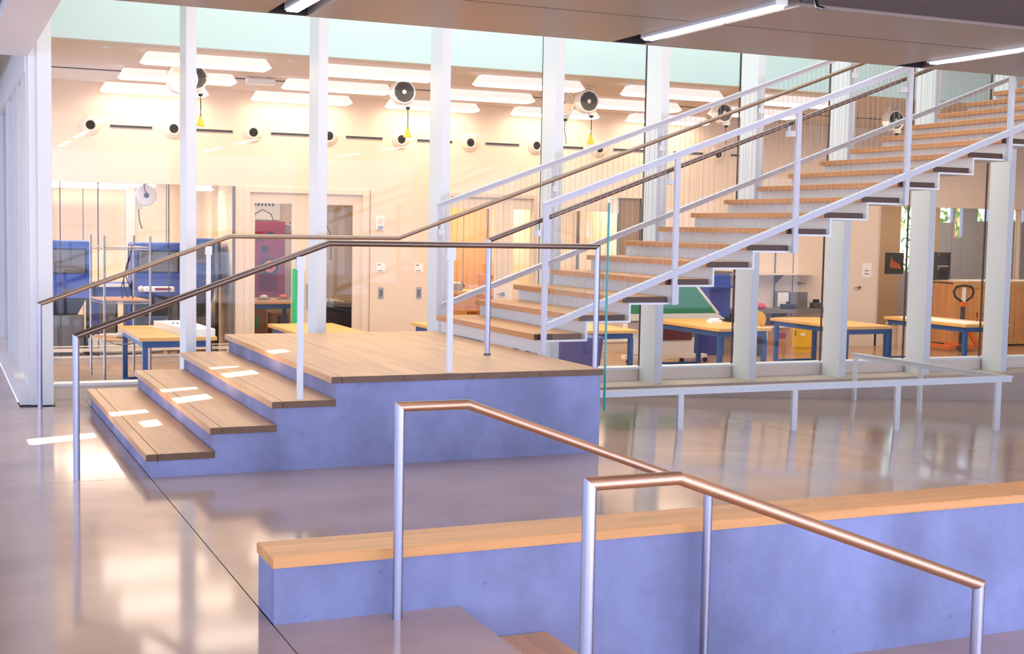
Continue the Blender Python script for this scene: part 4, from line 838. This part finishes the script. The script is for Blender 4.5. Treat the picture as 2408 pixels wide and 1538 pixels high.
MB().box((x0+.08, 21.3, .335), (x0+.22, 21.339, .42)).build('yellow_box', 'yellow', t)

# crates
def crate(x0, x1, label):
    t = thing('plywood_crate', ((x0+x1)/2, 20.0, SF), label, 'crate', 'plywood crates'); zt = .81; y0 = 19.85
    MB().box((x0+.02, y0+.02, SF+.06), (x1-.02, y0+.6, zt-.05)).build('panel', 'plywood', t)
    for a in (x0, (x0+x1)/2-.05, x1-.1): MB().box((a, y0-.005, SF+.14), (a+.1, y0+.0199, zt-.12)).build('batten', 'birch', t)
    MB().box((x0, y0-.005, zt-.1199), (x1, y0+.0199, zt-.02)).box((x0, y0-.005, SF+.03), (x1, y0+.0199, SF+.1399)).build('batten', 'birch', t)
    MB().box((x0-.01, y0-.01, zt-.0199), (x1+.01, y0+.62, zt)).build('lid', 'birch', t); MB().box((x0+.3, y0+.05, zt+.0005), (x1, y0+.5, zt+.02)).build('top_sheet', 'paper', t)
    for i in range(3): MB().box((x0+.62, y0+.012, .10-.14*i), (x0+.78, y0+.0195, .20-.14*i)).build('stencil', 'red', t)
    return t
crate(18.15, 19.55, 'plywood crate behind the pallet jack')
crate(19.62, 21.2, 'plywood crate cut by the right edge of the picture, past the last full column')
t = thing('pallet_jack', (17.62, 19.1, SF), 'orange pallet jack with looped black handle in front of the crate', 'pallet jack'); x, y = 17.62, 19.0
MB().tube([(x, y, .45), (x-.2, y, .56), (x-.24, y, .66), (x-.18, y, .75), (x, y, .775), (x+.18, y, .75), (x+.24, y, .66), (x+.2, y, .56), (x, y, .45)], .02, 10).build('handle_loop', 'rubber', t)
MB().box((x-.07, y-.03, .38), (x+.07, y+.03, .47), bev=.01).build('handle_hub', 'orange', t); MB().box((x-.03, y-.025, .471), (x+.03, y+.02, .73)).build('sticker', 'paper', t)
MB().box((x-.035, y-.02, -.15), (x+.035, y+.03, .3799)).build('shaft', 'dark_grey', t); MB().cyl((x, y, -.32), .055, .2, n=14).build('pump', 'rubber', t)
MB().cyl((x-.06, y-.02, -.40), .065, .04, axis=0, n=18).cyl((x+.02, y-.02, -.40), .065, .04, axis=0, n=18).build('wheel', 'dark_grey', t)
MB().box((x-.25, y+.05, -.42), (x-.1, y+.8, -.36)).box((x+.12, y+.05, -.42), (x+.6, y+.2, -.36)).box((x+.3, y+.2, -.42), (x+.6, y+.8, -.36)).build('fork', 'orange', t)
MB().poly([(x+.1, y+.02, -.02), (x+.2, y+.02, -.02), (x+.5, y+.02, -.36), (x+.38, y+.02, -.36), (x+.1, y+.08, -.02), (x+.2, y+.08, -.02), (x+.5, y+.08, -.36), (x+.38, y+.08, -.36)],
          [(0, 3, 2, 1), (4, 5, 6, 7), (0, 1, 5, 4), (1, 2, 6, 5), (2, 3, 7, 6), (3, 0, 4, 7)]).build('brace', 'orange', t)
